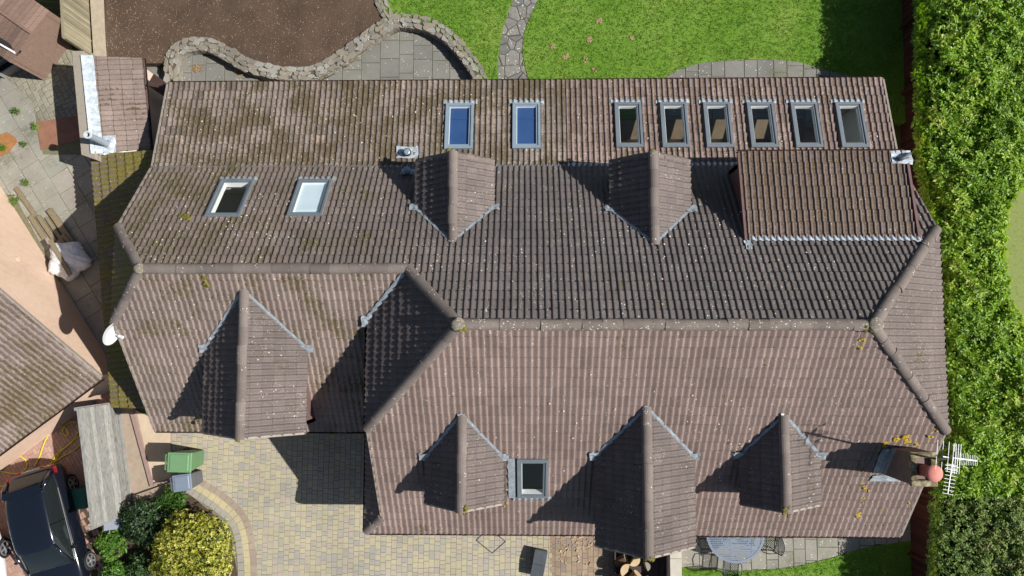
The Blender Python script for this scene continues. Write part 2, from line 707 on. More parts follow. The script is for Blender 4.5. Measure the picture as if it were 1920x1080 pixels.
def lead_valley(mb, a, b, n, wd=0.09, h=0.05, R=rng, side=None):
    """narrow dressed lead along a junction line"""
    a, b = V(a), V(b)
    d = (b - a).normalized()
    x = d.cross(n).normalized()
    if side is not None:
        a, b = a + side, b + side
    L = (b - a).length
    k = max(3, int(L / 0.09))
    prev = None
    for i in range(k + 1):
        p = a + d * (L * i / k)
        j = R.uniform(-0.010, 0.010)
        cur = [p + x * (-wd / 2 + j) + n * (h * 0.9), p + x * j * 0.5 + n * (h + R.uniform(-0.004, 0.008)), p + x * (wd / 2 + j) + n * (h * 0.9)]
        if prev:
            mb.poly([prev[0], prev[1], cur[1], cur[0]])
            mb.poly([prev[1], prev[2], cur[2], cur[1]])
        prev = cur


def lead_patch(mb, c, n, ux, size, R=rng):
    """crumpled lead saddle"""
    vy = n.cross(ux).normalized()
    g = 5
    pts = [[c + ux * ((i / (g - 1) - 0.5) * size[0] + R.uniform(-0.02, 0.02)) + vy * ((j / (g - 1) - 0.5) * size[1] + R.uniform(-0.02, 0.02)) + n * (0.058 + R.uniform(-0.012, 0.02)) for j in range(g)] for i in range(g)]
    for i in range(g - 1):
        for j in range(g - 1):
            mb.poly([pts[i][j], pts[i + 1][j], pts[i + 1][j + 1], pts[i][j + 1]])


def fbm0(x, y):
    return sum(math.sin(x * 1.7 * 1.9 ** k + k * 1.3) * math.cos(y * 1.5 * 1.9 ** k + k * 2.1) / 1.6 ** k for k in range(4)) * 0.6


def splat(mb, c, n, r, h=0.02, R=rng, t=0.5):
    ux = n.orthogonal().normalized()
    vy = n.cross(ux)
    k = 9
    a0 = R.uniform(0, 6)
    ring = [c + (ux * math.cos(a0 + 2 * math.pi * i / k) + vy * math.sin(a0 + 2 * math.pi * i / k)) * r * R.uniform(0.55, 1.25) for i in range(k)]
    mid = [c + (p - c) * 0.6 + n * h for p in ring]
    for i in range(k):
        j = (i + 1) % k
        mb.poly([ring[i], ring[j], mid[j], mid[i]], t=t)
    mb.poly(mid, t=t)


# ------------------------------------------------------------------ the house
AG = 0.9    # the side alley lies higher than the front drive
XW, XE, XM = -10.175, 9.888, -3.84
YR, ZR = 0.36, 6.37
XR1, XR2 = -1.473, 7.405
ZH = 4.52
YHS, YHN = -2.09, 2.71
YR2, ZR2 = 1.69, 5.33
XR3, XR4 = -9.08, -2.77
ZH2, Y2S, Y2N = 4.42, 0.46, 2.84
YE, ZE = -5.08, 2.29
YN, ZN = 7.25, 2.28
YST, ZST = 4.65, 2.99
YE2 = -2.39
tS = (ZR - ZE) / (YR - YE)


def zS(y):
    return ZE + tS * (y - YE)


house = empty('house', (0, 1, 0), 'large brown tiled house with hipped roofs, six gabled dormers and many roof windows', 'house')
PL_S = plane(V((0, YR, ZR)), V((1, YR, ZR)), V((0, YE, ZE)))
PL_N = plane(V((0, YR, ZR)), V((1, YR, ZR)), V((0, YST, ZST)))
PL_NL = plane(V((0, YST, ZST - 0.04)), V((1, YST, ZST - 0.04)), V((0, YN, ZN)))
PL_W = plane(V((0, YR2, ZR2)), V((1, YR2, ZR2)), V((0, YE2, ZE)))


def zon(pl, x, y):
    p, n = pl
    return p.z - (n.x * (x - p.x) + n.y * (y - p.y)) / n.z


def pt(pl, x, y):
    return V((x, y, zon(pl, x, y)))


# polygons
S_polys = [[V((XR1, YR, ZR)), V((XR2, YR, ZR)), V((XE, YHS, zon(PL_S, 0, YHS))), V((XE, YE, ZE)), V((XM, YE, ZE)), V((XM, YHS, zon(PL_S, 0, YHS)))],
           [V((XM, YE, ZE)), V((XM, YE + 0.47, zS(YE + 0.47))), V((XM - 0.47, YE, ZE))]]
N_polys = [[pt(PL_N, XR1, YR), pt(PL_N, XR4, YR2), pt(PL_N, XR4, YST), pt(PL_N, XE, YST), pt(PL_N, XE, YHN), pt(PL_N, XR2, YR)],
           [pt(PL_N, XR4, YR2), pt(PL_N, XR3, YR2), pt(PL_N, XW, Y2N), pt(PL_N, XW, YST), pt(PL_N, XR4, YST)]]
NL_split = 1.1
NL_polys = [[pt(PL_NL, XW, YST), pt(PL_NL, NL_split, YST), pt(PL_NL, NL_split, YN), pt(PL_NL, XW, YN)]]
NR_polys = [[pt(PL_NL, NL_split, YST), pt(PL_NL, XE, YST), pt(PL_NL, XE, YN), pt(PL_NL, NL_split, YN)]]
W_polys = [[V((XR3, YR2, ZR2)), V((XR4, YR2, ZR2)), pt(PL_W, XR4, YE2), pt(PL_W, XW, YE2), pt(PL_W, XW, Y2S)]]

# roof windows --------------------------------------------------------
WIN = {'NL': [], 'N': [], 'S': [], 'NR': []}


def win_rect(sl, a, b, c):
    """pixel corners on the plane of the frame top"""
    pl = off(sl.pl, 0.10)
    A, B, C = (sl.uv(PP(*q, pl)) for q in (a, b, c))
    u0, u1 = sorted((A[0], B[0]))
    v0, v1 = sorted((A[1], C[1]))
    cu = (u0 + u1) / 2
    if C is not None:
        cu = (A[0] + B[0]) / 2
    return (u0, u1, v0, v1)


def roof_window(sl, rc, kind, frame_mat, floor=None):
    u0, u1, v0, v1 = rc
    o = sl
    mb = MB()
    wd, h0, h1 = 0.066, -0.02, 0.10

    def ring(a0, a1, b0, b1, c0, c1, d0, d1, lo, hi, m=0):
        for (p, q, r, t) in ((a0, a1, b0, c0), (a0, a1, d0, b1), (a0, c1, c0, d0), (d1, a1, c0, d0)):
            bq = [(p, r), (q, r), (q, t), (p, t)]
            mb.hexa([o.at(x, y, lo) for x, y in bq], [o.at(x, y, hi) for x, y in bq], m)
    ring(u0, u1, v0, v1, v0 + wd, u0 + wd, v1 - wd * 1.3, u1 - wd, h0, h1)
    f = mb.build('roof_window', frame_mat, house, bevel=0.006)
    # sash, set in
    mb2 = MB()
    a0, a1, b0, b1 = u0 + wd + 0.004, u1 - wd - 0.004, v0 + wd + 0.004, v1 - wd * 1.3 - 0.004
    s2 = 0.045
    mb = mb2
    ring(a0, a1, b0, b1, b0 + s2, a0 + s2, b1 - s2, a1 - s2, 0.01, 0.075)
    mb2.build('sash', frame_mat, f)
    # white inner lining going down into the room
    g0, g1, k0, k1 = a0 + s2, a1 - s2, b0 + s2, b1 - s2
    mb = MB()
    ring(g0 - 0.03, g1 + 0.03, k0 - 0.03, k1 + 0.03, k0 + 0.012, g0 + 0.012, k1 - 0.012, g1 - 0.012, -0.085 if kind in ('dark', 'white') else -0.04, 0.055)
    mb.build('window_lining', M_WHITE, f)
    mb = MB()
    q = [(g0, k0), (g1, k0), (g1, k1), (g0, k1)]
    mb.poly([o.at(x, y, 0.064) for x, y in q])
    mb.build('pane', M_GLASS, f)
    if kind in ('blue', 'white'):
        mb = MB()
        bz = 0.02
        q = [(g0 + 0.013, k0 + 0.013), (g1 - 0.013, k0 + 0.013), (g1 - 0.013, k1 - 0.013), (g0 + 0.013, k1 - 0.013)]
        mb.hexa([o.at(x, y, bz - 0.01) for x, y in q], [o.at(x, y, bz) for x, y in q])
        mb.bar(o.at(g0 + 0.02, k0 + (k1 - k0) * (0.88 if kind == 'white' else 0.3), bz + 0.008), o.at(g1 - 0.02, k0 + (k1 - k0) * (0.88 if kind == 'white' else 0.3), bz + 0.008), 0.03, 0.012, up=o.n)
        mb.build('blind', M_BLUE if kind == 'blue' else M_BLINDW, f)
    # lead apron dressed over the tiles below
    mb = MB()
    lead_strip(mb, o, u0 - 0.10, u1 + 0.10, v0 - 0.11, v0 + 0.01, 0.006, 0.03, lift=0.03)
    mb.build('lead_apron', M_APRON, f, smooth=True)
    return f


sl_nl, sl_n, sl_s, sl_nr = Slope(NL_polys), Slope(N_polys), Slope(S_polys), Slope(NR_polys)
w_nl = [win_rect(sl_nl, (836, 193), (888, 193), (835, 278)), win_rect(sl_nl, (961, 192), (1013, 192), (961, 277))]
w_nr = []
for x, sk in ((1152, 4), (1237, 6), (1318, 7), (1400, 8), (1482, 9), (1566, 11)):
    w_nr.append(win_rect(sl_nr, (x, 191), (x + 50, 191), (x + sk, 275)))
w_n = [win_rect(sl_n, (414, 335), (477, 335), (378, 404)), win_rect(sl_n, (560, 335), (623, 335), (538, 403))]
w_s = [win_rect(sl_s, (970, 934), (1027, 934), (970, 863))]


def holes(ws, g=0.05):
    return [(a + g, b - g, c + g, d - g) for a, b, c, d in ws]


tiles('roof_slope', S_polys, M_S, house, 1, holes(w_s), hscale=0.72)
tiles('roof_slope', N_polys, M_N, house, 2, holes(w_n))
tiles('roof_slope', NL_polys, M_NL, house, 3, holes(w_nl))
tiles('roof_slope', NR_polys, M_NR, house, 33, holes(w_nr), panw=0.15)
tiles('roof_slope', W_polys, M_W, house, 4, hscale=0.72)
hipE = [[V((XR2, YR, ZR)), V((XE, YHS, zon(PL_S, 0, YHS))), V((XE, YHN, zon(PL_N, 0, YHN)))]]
tiles('roof_slope', hipE, M_SHADETILE, house, 5)
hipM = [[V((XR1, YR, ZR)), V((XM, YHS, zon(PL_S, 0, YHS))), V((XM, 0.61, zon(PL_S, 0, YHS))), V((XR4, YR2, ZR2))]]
tiles('roof_slope', hipM, M_SHADETILE, house, 6)
hipW = [[V((XR3, YR2, ZR2)), V((XW, Y2S, ZH2)), V((XW, Y2N, ZH2))]]
tiles('roof_slope', hipW, M_SK, house, 7)
for rc in w_nl:
    roof_window(sl_nl, rc, 'blue', M_FRAMEB)
for rc in w_nr:
    roof_window(sl_nr, rc, 'room', M_FRAME)
roof_window(sl_n, w_n[0], 'dark', M_FRAME)
roof_window(sl_n, w_n[1], 'white', M_FRAME)
rw = roof_window(sl_s, w_s[0], 'dark', M_FRAME)
rw['label'] = 'roof window on the front slope'
mb = MB()
ua_, ub_, va_, vb_ = w_s[0]
for k in range(8):
    p0, p1 = va_ - .03 + (vb_ - va_ + .06) * k / 8, va_ - .03 + (vb_ - va_ + .06) * (k + 1) / 8
    w0_ = rng.uniform(-.012, .012)
    mb.poly([sl_s.at(ua_ - .23 + w0_, p0, .072), sl_s.at(ua_ - .05, p0, .076), sl_s.at(ua_ - .05, p1, .076), sl_s.at(ua_ - .23 + w0_, p1, .072)])
mb.build('lead_soaker', M_LEAD, rw)

# skirt roofs on the gable ends
skW = [[V((XM - 0.47, YE, ZE)), V((XM - 0.47, YE2 - 0.1, ZE)), V((XM + 0.05, YE2 - 0.1, ZE + 0.40)), V((XM + 0.05, YE + 0.52, ZE + 0.40))]]
tiles('roof_slope', skW, M_S, house, 8)
skE = [[V((XE - 0.1, 3.55, 2.55)), V((XE + 0.42, 3.55, 2.18)), V((XE + 0.42, 4.5, 2.18)), V((XE - 0.1, 4.5, 2.55))]]
tiles('roof_slope', skE, M_S, house, 9)
# long mossy lean-to along the west wall
ZLT = 2.0
lw = [P(176, 300, ZLT), P(186, 500, ZLT), P(207, 690, ZLT), P(214, 764, ZLT)]
lx0, lx1 = lw[0].x, lw[3].x
hi_x = XW + 0.16


y_top, y_bot = P(176, 290, ZLT).y, P(214, 764, ZLT).y
A0, A1 = V((lx0 - 0.02, y_top, ZLT)), V((lx1, y_bot, ZLT))
ex = 1.0
B1, B0 = V((hi_x + 0.02, y_bot, 0)), V((hi_x + 0.02, y_top, 0))
dd = (A1 - A0).normalized()
nn_ = V((-dd.y, dd.x, 0))
if nn_.x < 0:
    nn_ = -nn_
for q in (B0, B1):
    q.z = ZLT + (q - A0).dot(nn_) * 0.22
tiles('roof_slope', [[A0, A1, B1, B0]], M_SK, house, 10)

# ridges and hips
mb = ridge_run(MB(), (XR1, YR, ZR + 0.05), (XR2, YR, ZR + 0.05))
mb.build('ridge_tiles', M_RIDGE, house, smooth=False)
mb = ridge_run(MB(), (XR3, YR2, ZR2 + 0.05), (XR4, YR2, ZR2 + 0.05))
mb.build('ridge_tiles', M_HIP, house)
hips = [((XR2, YR, ZR), hipE[0][1]), ((XR2, YR, ZR), hipE[0][2]), ((XR1, YR, ZR), hipM[0][1]), ((XR1, YR, ZR), (XR4, YR2, ZR2)),
        ((XR3, YR2, ZR2), hipW[0][1]), ((XR3, YR2, ZR2), hipW[0][2]), ((XM + 0.02, YE + 0.48, ZE + 0.36), (XM - 0.47, YE, ZE))]
for a, b in hips:
    a, b = V(a), V(b)
    ex = (b - a).normalized() * 0.05
    up = V((0, 0, 0.045))
    ridge_run(MB(), a + up + ex * 1.4, b + up + ex).build('hip_tiles', M_HIP, house)
# mortar cappings where ridge and hips meet
M_CAPM = ridge_mat('mortar_cap', (0.20, 0.175, 0.15), (0.34, 0.32, 0.28), 1.2)
for c, r in (((XR2 + 0.02, YR, ZR + 0.10), 0.16), ((XR1 - 0.01, YR, ZR + 0.09), 0.15), ((XR3 + 0.02, YR2, ZR2 + 0.08), 0.13)):
    bm = bmesh.new()
    bmesh.ops.create_icosphere(bm, subdivisions=4, radius=1)
    for v in bm.verts:
        k = 1 + 0.09 * fbm0(v.co.x * 2 + c[0], v.co.y * 2)
        v.co = V((v.co.x * r * k, v.co.y * r * k, max(v.co.z, -0.5) * 0.055 * k))
    me = bpy.data.meshes.new('mortar_cap')
    bm.to_mesh(me)
    bm.free()
    o = finish('mortar_cap', me, M_CAPM, house, local=True, smooth=True)
    o.location = V(c) - wloc(house)
# verges
mb = MB()
for (a, b) in ((S_polys[0][2], S_polys[0][3]), (S_polys[0][5], V((XM, YE + 0.5, zS(YE + 0.5)))), (N_polys[0][4], N_polys[0][3]), (N_polys[1][2], N_polys[1][3]),
               (NR_polys[0][1], NR_polys[0][2]), (NL_polys[0][0], NL_polys[0][3]), (W_polys[0][3], W_polys[0][4])):
    mb = MB()
    mb.bar(a + V((0, 0, 0.0)), b + V((0, 0, 0.0)), 0.05, 0.09)
    mb.build('verge', M_MORTAR, house)
# lead along the step in the north roof
mb = MB()
lead_strip(mb, sl_nl, sl_nl.uv(V((XW, YST, ZST)))[0] if False else min(sl_nl.uv(p)[0] for p in NL_polys[0]), max(sl_nl.uv(p)[0] for p in NL_polys[0]), sl_nl.uv(pt(PL_NL, 0, YST + 0.055))[1], sl_nl.uv(pt(PL_NL, 0, YST - 0.05))[1], 0.012, 0.02, lift=0.03)
mb.build('lead_flashing', M_LEAD, house, smooth=True)
mb = MB()
lead_strip(mb, sl_nr, min(sl_nr.uv(p)[0] for p in NR_polys[0]), max(sl_nr.uv(p)[0] for p in NR_polys[0]), sl_nr.uv(pt(PL_NL, 0, YST + 0.07))[1], sl_nr.uv(pt(PL_NL, 0, YST - 0.05))[1], 0.014, 0.05, lift=0.03)
mb.build('lead_flashing', M_LEADW, house, smooth=True)
# valley between main hip and wing
mb = MB()
lead_valley(mb, V((XR4 - 0.1, YR2 - 0.1, ZR2 - 0.04)), V((XM - 0.02, 0.58, ZH + 0.02)), V((0, -0.3, 0.95)).normalized(), 0.10, 0.06)
lead_patch(mb, V((XM - 0.02, 0.5, ZH + 0.0)), V((-0.3, -0.4, 0.86)).normalized(), V((1, 0, 0)), (0.28, 0.3))
mb.build('lead_flashing', M_LEAD, house, smooth=True)
# gutters


def gutter(a, b, mat=M_GUTTER, r=0.055, drop=0.06, out=V((0, 0, 0))):
    mb = MB()
    a, b = V(a) + out, V(b) + out
    d = (b - a).normalized()
    x = d.cross(V((0, 0, 1))).normalized()
    k = 8
    base = len(mb.v)
    for p in (a, b):
        for rr in (r, r - 0.008):
            for j in range(k + 1):
                an = math.pi * j / k
                mb.v.append(tuple(p + V((0, 0, -drop + 0.03)) + x * math.cos(an) * rr - V((0, 0, 1)) * math.sin(an) * rr))
    n = k + 1
    for j in range(k):
        mb.f.append((base + j, base + j + 1, base + 2 * n + j + 1, base + 2 * n + j))
        mb.f.append((base + n + j, base + 3 * n + j, base + 3 * n + j + 1, base + n + j + 1))
        mb.m += [0, 0]
        mb.t += [0.5, 0.5]
    L = (b - a).length
    for i in range(int(L / 0.9) + 1):
        p = a + d * min(L, i * 0.9)
        mb.box(p + V((0, 0, -drop)), (0.02, 0.02, 0.14))
    return mb.build('gutter', mat, house)


gutter((XM - 0.47, YE, ZE), (XE, YE, ZE), out=V((0, -0.06, 0)))
gutter((XW, YE2, ZE), (XM, YE2, ZE), out=V((0, -0.06, 0)))
gutter((XW, YN, ZN), (XE, YN, ZN), out=V((0, 0.06, 0)))
gutter((XE, YHS, ZH), (XE, YHN, ZH), M_GUTBLK, out=V((0.06, 0, 0)))
gutter((XM, YHS, ZH), (XM, 0.6, ZH), M_GUTBLK, out=V((-0.05, 0, 0)))
gutter((XM - 0.47, YE, ZE), (XM - 0.47, YE2, ZE), M_GUTBLK, out=V((-0.06, 0, 0)))
gutter(A0, A1, M_GUTBLK, out=V((-0.05, 0, 0)))
# walls
mb = MB()


def wall_poly(mb, pts, th):
    pts = [V(p) for p in pts]
    mb.hexa(pts, [p + V(th) for p in pts])


xw, xe, xm, ys, yn, ys2 = XW + 0.2, XE - 0.2, XM + 0.2, YE + 0.3, YN - 0.3, YE2 + 0.3
zn_, zs_ = ZN - 0.05, ZE + 0.05
wall_poly(mb, [(xm, ys, 0), (xe, ys, 0), (xe, ys, zs_), (xm, ys, zs_)], (0, 0.25, 0))
wall_poly(mb, [(xw, ys2, 0), (xm, ys2, 0), (xm, ys2, zs_), (xw, ys2, zs_)], (0, 0.25, 0))
for wa, wb in ((xw, 1.6), (4.9, 5.1), (9.0, xe)):
    wall_poly(mb, [(wa, yn, 0), (wb, yn, 0), (wb, yn, zn_), (wa, yn, zn_)], (0, -0.25, 0))
for wa, wb in ((1.6, 4.9), (5.1, 9.0)):  # unseen glazed doors added to let more daylight into the room
    wall_poly(mb, [(wa, yn, 2.05), (wb, yn, 2.05), (wb, yn, zn_), (wa, yn, zn_)], (0, -0.25, 0))
    gd_ = MB()
    for k in range(4):
        x_ = wa + (wb - wa) * k / 3
        gd_.bar((min(max(x_, wa + .03), wb - .03), yn - .1, 0.06), (min(max(x_, wa + .03), wb - .03), yn - .1, 2.05), 0.06, 0.06)
    gd_.bar((wa, yn - .1, 0.09), (wb, yn - .1, 0.09), 0.05, 0.06)
    gdo = gd_.build('added_garden_door', M_WHITE, house)
    gd_ = MB()
    gd_.poly([V((wa, yn - .1, .06)), V((wb, yn - .1, .06)), V((wb, yn - .1, 2.05)), V((wa, yn - .1, 2.05))])
    gd_.build('pane', M_GLASS, gdo)
gab = lambda x: [(x, ys + 0.26, 0), (x, yn - 0.26, 0), (x, yn - 0.26, ZN - 0.05), (x, YST, ZST - 0.2), (x, YHN, ZH - 0.12), (x, YHS, ZH - 0.12), (x, ys + 0.26, zs_ + 0.1)]
wall_poly(mb, gab(xe), (-0.25, 0, 0))
wall_poly(mb, [(xm, ys + 0.26, 0), (xm, ys2 + 2.6, 0), (xm, 0.5, ZH - 0.12), (xm, YHS, ZH - 0.12), (xm, ys + 0.26, zs_ + 0.1)], (0.25, 0, 0))
wall_poly(mb, [(xw, ys2 + 0.26, 0), (xw, yn - 0.26, 0), (xw, yn - 0.26, ZN - 0.05), (xw, YST, ZST - 0.2), (xw, Y2N, ZH2 - 0.15), (xw, Y2S, ZH2 - 0.15), (xw, ys2 + 0.26, zs_ + 0.1)], (0.25, 0, 0))
mb.build('wall', M_WALL, house)
# wall under the lean-to
mb = MB()
a, b = A0 + nn_ * 0.15, A1 + nn_ * 0.15
wall_poly(mb, [(a.x, a.y, 0), (b.x, b.y, 0), (b.x, b.y, ZLT - .02), (a.x, a.y, ZLT - .02)], nn_ * 0.15)
wall_poly(mb, [(b.x + 0.16, b.y + 0.1, 0), (xw - 0.01, b.y + 0.1, 0), (xw - 0.01, b.y + 0.1, ZLT + 0.33), (b.x + 0.16, b.y + 0.1, ZLT - 0.01)], (0, 0.15, 0))
mb.build('wall', M_WALL, house)
mb = MB()
mb.hexa([(xw + .3, 4.2, 0), (xe - .3, 4.2, 0), (xe - .3, yn - .3, 0), (xw + .3, yn - .3, 0)], [(xw + .3, 4.2, .06), (xe - .3, 4.2, .06), (xe - .3, yn - .3, .06), (xw + .3, yn - .3, .06)])
mb.build('floor', M_WOODFL, house)
mb = MB()
mb.hexa([(xw + .3, ys2 + 0.9, 2.3), (xm - 0.1, ys2 + 0.9, 2.3), (xm - 0.1, 4.1, 2.3), (xw + .3, 4.1, 2.3)], [(xw + .3, ys2 + 0.9, 2.4), (xm - 0.1, ys2 + 0.9, 2.4), (xm - 0.1, 4.1, 2.4), (xw + .3, 4.1, 2.4)])
mb.hexa([(xm + .3, ys + 0.9, 2.3), (xe - .3, ys + 0.9, 2.3), (xe - .3, 4.1, 2.3), (xm + .3, 4.1, 2.3)], [(xm + .3, ys + 0.9, 2.4), (xe - .3, ys + 0.9, 2.4), (xe - .3, 4.1, 2.4), (xm + .3, 4.1, 2.4)])
mb.build('loft_floor', M_CARPET, house)
mb = MB()
wall_poly(mb, [(xw + .3, 4.1, .07), (xe - .3, 4.1, .07), (xe - .3, 4.1, 2.95), (xw + .3, 4.1, 2.95)], (0, 0.08, 0))
wall_poly(mb, [(1.3, 4.19, .07), (1.3, yn - .26, .07), (1.3, yn - .26, 2.12), (1.3, 4.19, 2.9)], (0.08, 0, 0))
wall_poly(mb, [(xe - .26, 4.19, .07), (xe - .26, yn - .27, .07), (xe - .26, yn - .27, 2.12), (xe - .26, 4.19, 2.9)], (-0.08, 0, 0))
mb.build('room_wall', M_WHITE, house)
# partition and worktop seen through the kitchen roof windows
mb = MB()
for x in ():
    mb.hexa([(x, 4.25, 0.07), (x + 0.1, 4.25, 0.07), (x + 0.1, yn - 0.3, 0.07), (x, yn - 0.3, 0.07)], [(x, 4.25, 2.2), (x + 0.1, 4.25, 2.2), (x + 0.1, yn - 0.3, 1.9), (x, yn - 0.3, 1.9)])
mb.hexa([(2.4, 6.0, 0.07), (8.2, 6.0, 0.07), (8.2, 6.6, 0.07), (2.4, 6.6, 0.07)], [(2.4, 6.0, 0.92), (8.2, 6.0, 0.92), (8.2, 6.6, 0.92), (2.4, 6.6, 0.92)])
mb.build('kitchen_unit', simple('worktop_wood', (0.10, 0.075, 0.045), (0.15, 0.11, 0.065), 5, 0.5), house)


# dormers --------------------------------------------------------------
def dormer(apex, front, vw, ve, pl, south, seed, mat=None, verge_tiles=False):
    mat = mat or M_SHADETILE
    A = PP(*apex, pl)
    zr = A.z
    Fp = P(*front, zr)
    x = (A.x + Fp.x) / 2
    A = V((x, A.y, zr))
    W, E_ = PP(*vw, pl), PP(*ve, pl)
    ze = (W.z + E_.z) / 2
    yv = (W.y + E_.y) / 2
    xw_, xe_ = W.x, E_.x
    yf = Fp.y
    sgn = -1 if south else 1
    fr = V((x, yf, zr))
    ins = 0.13
    # cheeks and front wall
    wl = MB()
    base = lambda px, py: zon(pl, px, py) - 0.05
    yw = yf - sgn * 0.16
    for xx, s_ in ((xw_ + ins, 1), (xe_ - ins, -1)):
        top = ze + ins * (zr - ze) / max(0.2, (xe_ - xw_) / 2) - 0.03
        lo = min(base(xx, yw), top - 0.02)
        wl.hexa([(xx, yw, lo), (xx, yv, top - 0.02), (xx, yv, top), (xx, yw, top)], [(xx + s_ * 0.1, yw, lo), (xx + s_ * 0.1, yv, top - 0.02), (xx + s_ * 0.1, yv, top), (xx + s_ * 0.1, yw, top)])
    topl = ze + ins * (zr - ze) / max(0.2, (xe_ - xw_) / 2) - 0.03
    lo = base(x, yw)
    fpts = [(xw_ + ins, yw, lo), (xe_ - ins, yw, lo), (xe_ - ins, yw, topl), (x, yw, zr - 0.06), (xw_ + ins, yw, topl)]
    wl.hexa([V(p) for p in fpts], [V(p) + V((0, -sgn * 0.1, 0)) for p in fpts])
    d = wl.build('dormer', M_FASCIA, house)
    ist = sgn * 0.07
    pw = [V((x, A.y, zr)), V((x, yf, zr)), V((xw_, yf, ze)), V((xw_, yv, ze))]
    pe = [V((x, A.y, zr)), V((x, yf, zr)), V((xe_, yf, ze)), V((xe_, yv, ze))]
    tw = [pw[0] + V((0, ist, 0)), pw[1], pw[2], pw[3] + V((0, ist, 0))]
    te = [pe[0] + V((0, ist, 0)), pe[1], pe[2], pe[3] + V((0, ist, 0))]
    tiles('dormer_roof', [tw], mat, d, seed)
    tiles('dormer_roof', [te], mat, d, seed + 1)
    mb = ridge_run(MB(), V((x, A.y - sgn * 0.02, zr + 0.045)), V((x, yf, zr + 0.045)), 0.12, 0.42)
    mb.build('ridge_tiles', M_HIP, d)
    if verge_tiles:
        mb = MB()
        for q in (pw, pe):
            o2 = V((0, -0.07, 0.02))
            ridge_run(mb, q[1] + o2 + (q[2] - q[1]) * 0.06, q[2] + o2, 0.085, 0.3)
        mb.build('verge_tiles', M_HIP, d)
    else:
        for q in (pw, pe):
            mb = MB()
            mb.bar(q[1] + V((0, -sgn * 0.02, 0.0)), q[2] + V((0, -sgn * 0.02, 0.0)), 0.05, 0.08)
            mb.build('verge', M_MORTAR, d)
    mb = MB()
    n = pl[1]
    for q in (pw, pe):
        s_ = 1 if q is pe else -1
        lead_valley(mb, q[0] + V((0, -sgn * 0.03, 0)), q[3] + V((0, -sgn * 0.03, 0)), n, 0.125, 0.085)
        lead_patch(mb, q[3] + V((s_ * 0.06, 0, 0)) + n * 0.02, n, V((1, 0, 0)), (0.27, 0.24))
    lead_patch(mb, q[0] + V((0, -sgn * 0.03, 0)) + n * 0.03, n, V((1, 0, 0)), (0.16, 0.14))
    mb.build('lead_flashing', M_LEAD, d, smooth=True)
    return d


dormer((455, 545), (453, 824), (391, 655), (572, 645), PL_W, True, 101, M_SHADETILE)
dormer((868, 777), (862, 961), (802, 853), (940, 853), PL_S, True, 111)
dormer((1213, 764), (1214, 1048), (1120, 852), (1297, 852), PL_S, True, 121)
dormer((1472, 778), (1471, 962), (1390, 850), (1532, 850), PL_S, True, 131)
dormer((848, 453), (849, 284), (783, 392), (922, 392), PL_N, False, 141, verge_tiles=True)
dormer((1228, 457), (1223, 284), (1148, 395), (1291, 395), PL_N, False, 151, verge_tiles=True)
# flat pitched dormer at the north east
a_, b_ = PP(1397, 452, PL_N), PP(1722, 452, PL_N)
xa, xb = a_.x, b_.x
yt, zt = (a_.y + b_.y) / 2, a_.z
zf = zt - 0.42
yf = P(1540, 288, zf).y
wl = MB()
for xx, s_ in ((xa + 0.1, 1), (xb - 0.1, -1)):
    for (dx) in (0,):
        q = [V((xx, yt + 0.1, zt - 0.12)), V((xx, yf - 0.15, zf - 0.1)), V((xx, yf - 0.15, zon(PL_N, xx, yf - 0.15) - 0.05))]
        wl.hexa(q, [p + V((s_ * 0.12, 0, 0)) for p in q])
q = [V((xa + 0.1, yf - 0.15, zf - 0.1)), V((xb - 0.1, yf - 0.15, zf - 0.1)), V((xb - 0.1, yf - 0.15, zon(PL_N, 0, yf - 0.15) - 0.1)), V((xa + 0.1, yf - 0.15, zon(PL_N, 0, yf - 0.15) - 0.1))]
wl.hexa(q, [p + V((0, -0.12, 0)) for p in q])
d7 = wl.build('dormer', M_FASCIA, house)
d7['label'] = 'wide low pitched dormer'
p7 = [V((xa, yt, zt + 0.02)), V((xb, yt, zt + 0.02)), V((xb, yf, zf)), V((xa, yf, zf))]
M_D7 = tile_mat('tile_flat_dormer', (0.112, 0.088, 0.083), (0.142, 0.11, 0.104), 0.1, lichen=0.15, debris=1.0)
s7, _ = tiles('dormer_roof', [p7], M_D7, d7, 161, gauge=0.31, panw=0.38)
mb = MB()
s_n2 = Slope(N_polys)
ua, ub = sorted((s_n2.uv(p7[0])[0], s_n2.uv(p7[1])[0]))
vv_ = s_n2.uv(V((0, yt, zon(PL_N, 0, yt))))[1]
lead_strip(mb, s_n2, ua - 0.02, ub - 0.1, vv_ - 0.10, vv_ + 0.06, 0.012, 0.03, lift=0.055)
lead_patch(mb, V((xa + 0.03, yt - 0.14, zon(PL_N, 0, yt - 0.14))), PL_N[1], V((1, 0, 0)), (0.16, 0.3))
lead_patch(mb, V((xb - 0.02, yt + 0.02, zt)), PL_N[1], V((1, 0, 0)), (0.2, 0.22))
mb.build('lead_flashing', M_LEADW, d7, smooth=True)
mb = MB()
mb.bar(p7[0] + V((0, 0, .02)), p7[3] + V((0, 0, .02)), 0.05, 0.09)
mb.build('verge', M_FASCIA, d7)
mb = MB()
mb.bar(p7[1] + V((0, 0, .02)), p7[2] + V((0, 0, .02)), 0.06, 0.1)
mb.build('verge', M_FASCIA, d7)
gutter(p7[3], p7[2], M_GUTTER, out=V((0, 0.06, 0)))
mb = MB()
lead_patch(mb, PP(1688, 297, s7.pl), s7.n, V((1, 0, 0)), (0.5, 0.36))
vp = mb.build('lead_slate', M_LEADW, d7)
mb = MB()
c = PP(1688, 297, s7.pl) + s7.n * 0.09
mb.tube([c + V((-0.16, -0.03, 0.0)), c + V((-0.05, -0.07, 0.05)), c + V((0.05, -0.01, 0.06)), c + V((0.12, 0.05, 0.03)), c + V((0.2, 0.08, 0.01))], 0.04, 8, radii=[0.03, 0.05, 0.05, 0.045, 0.03])
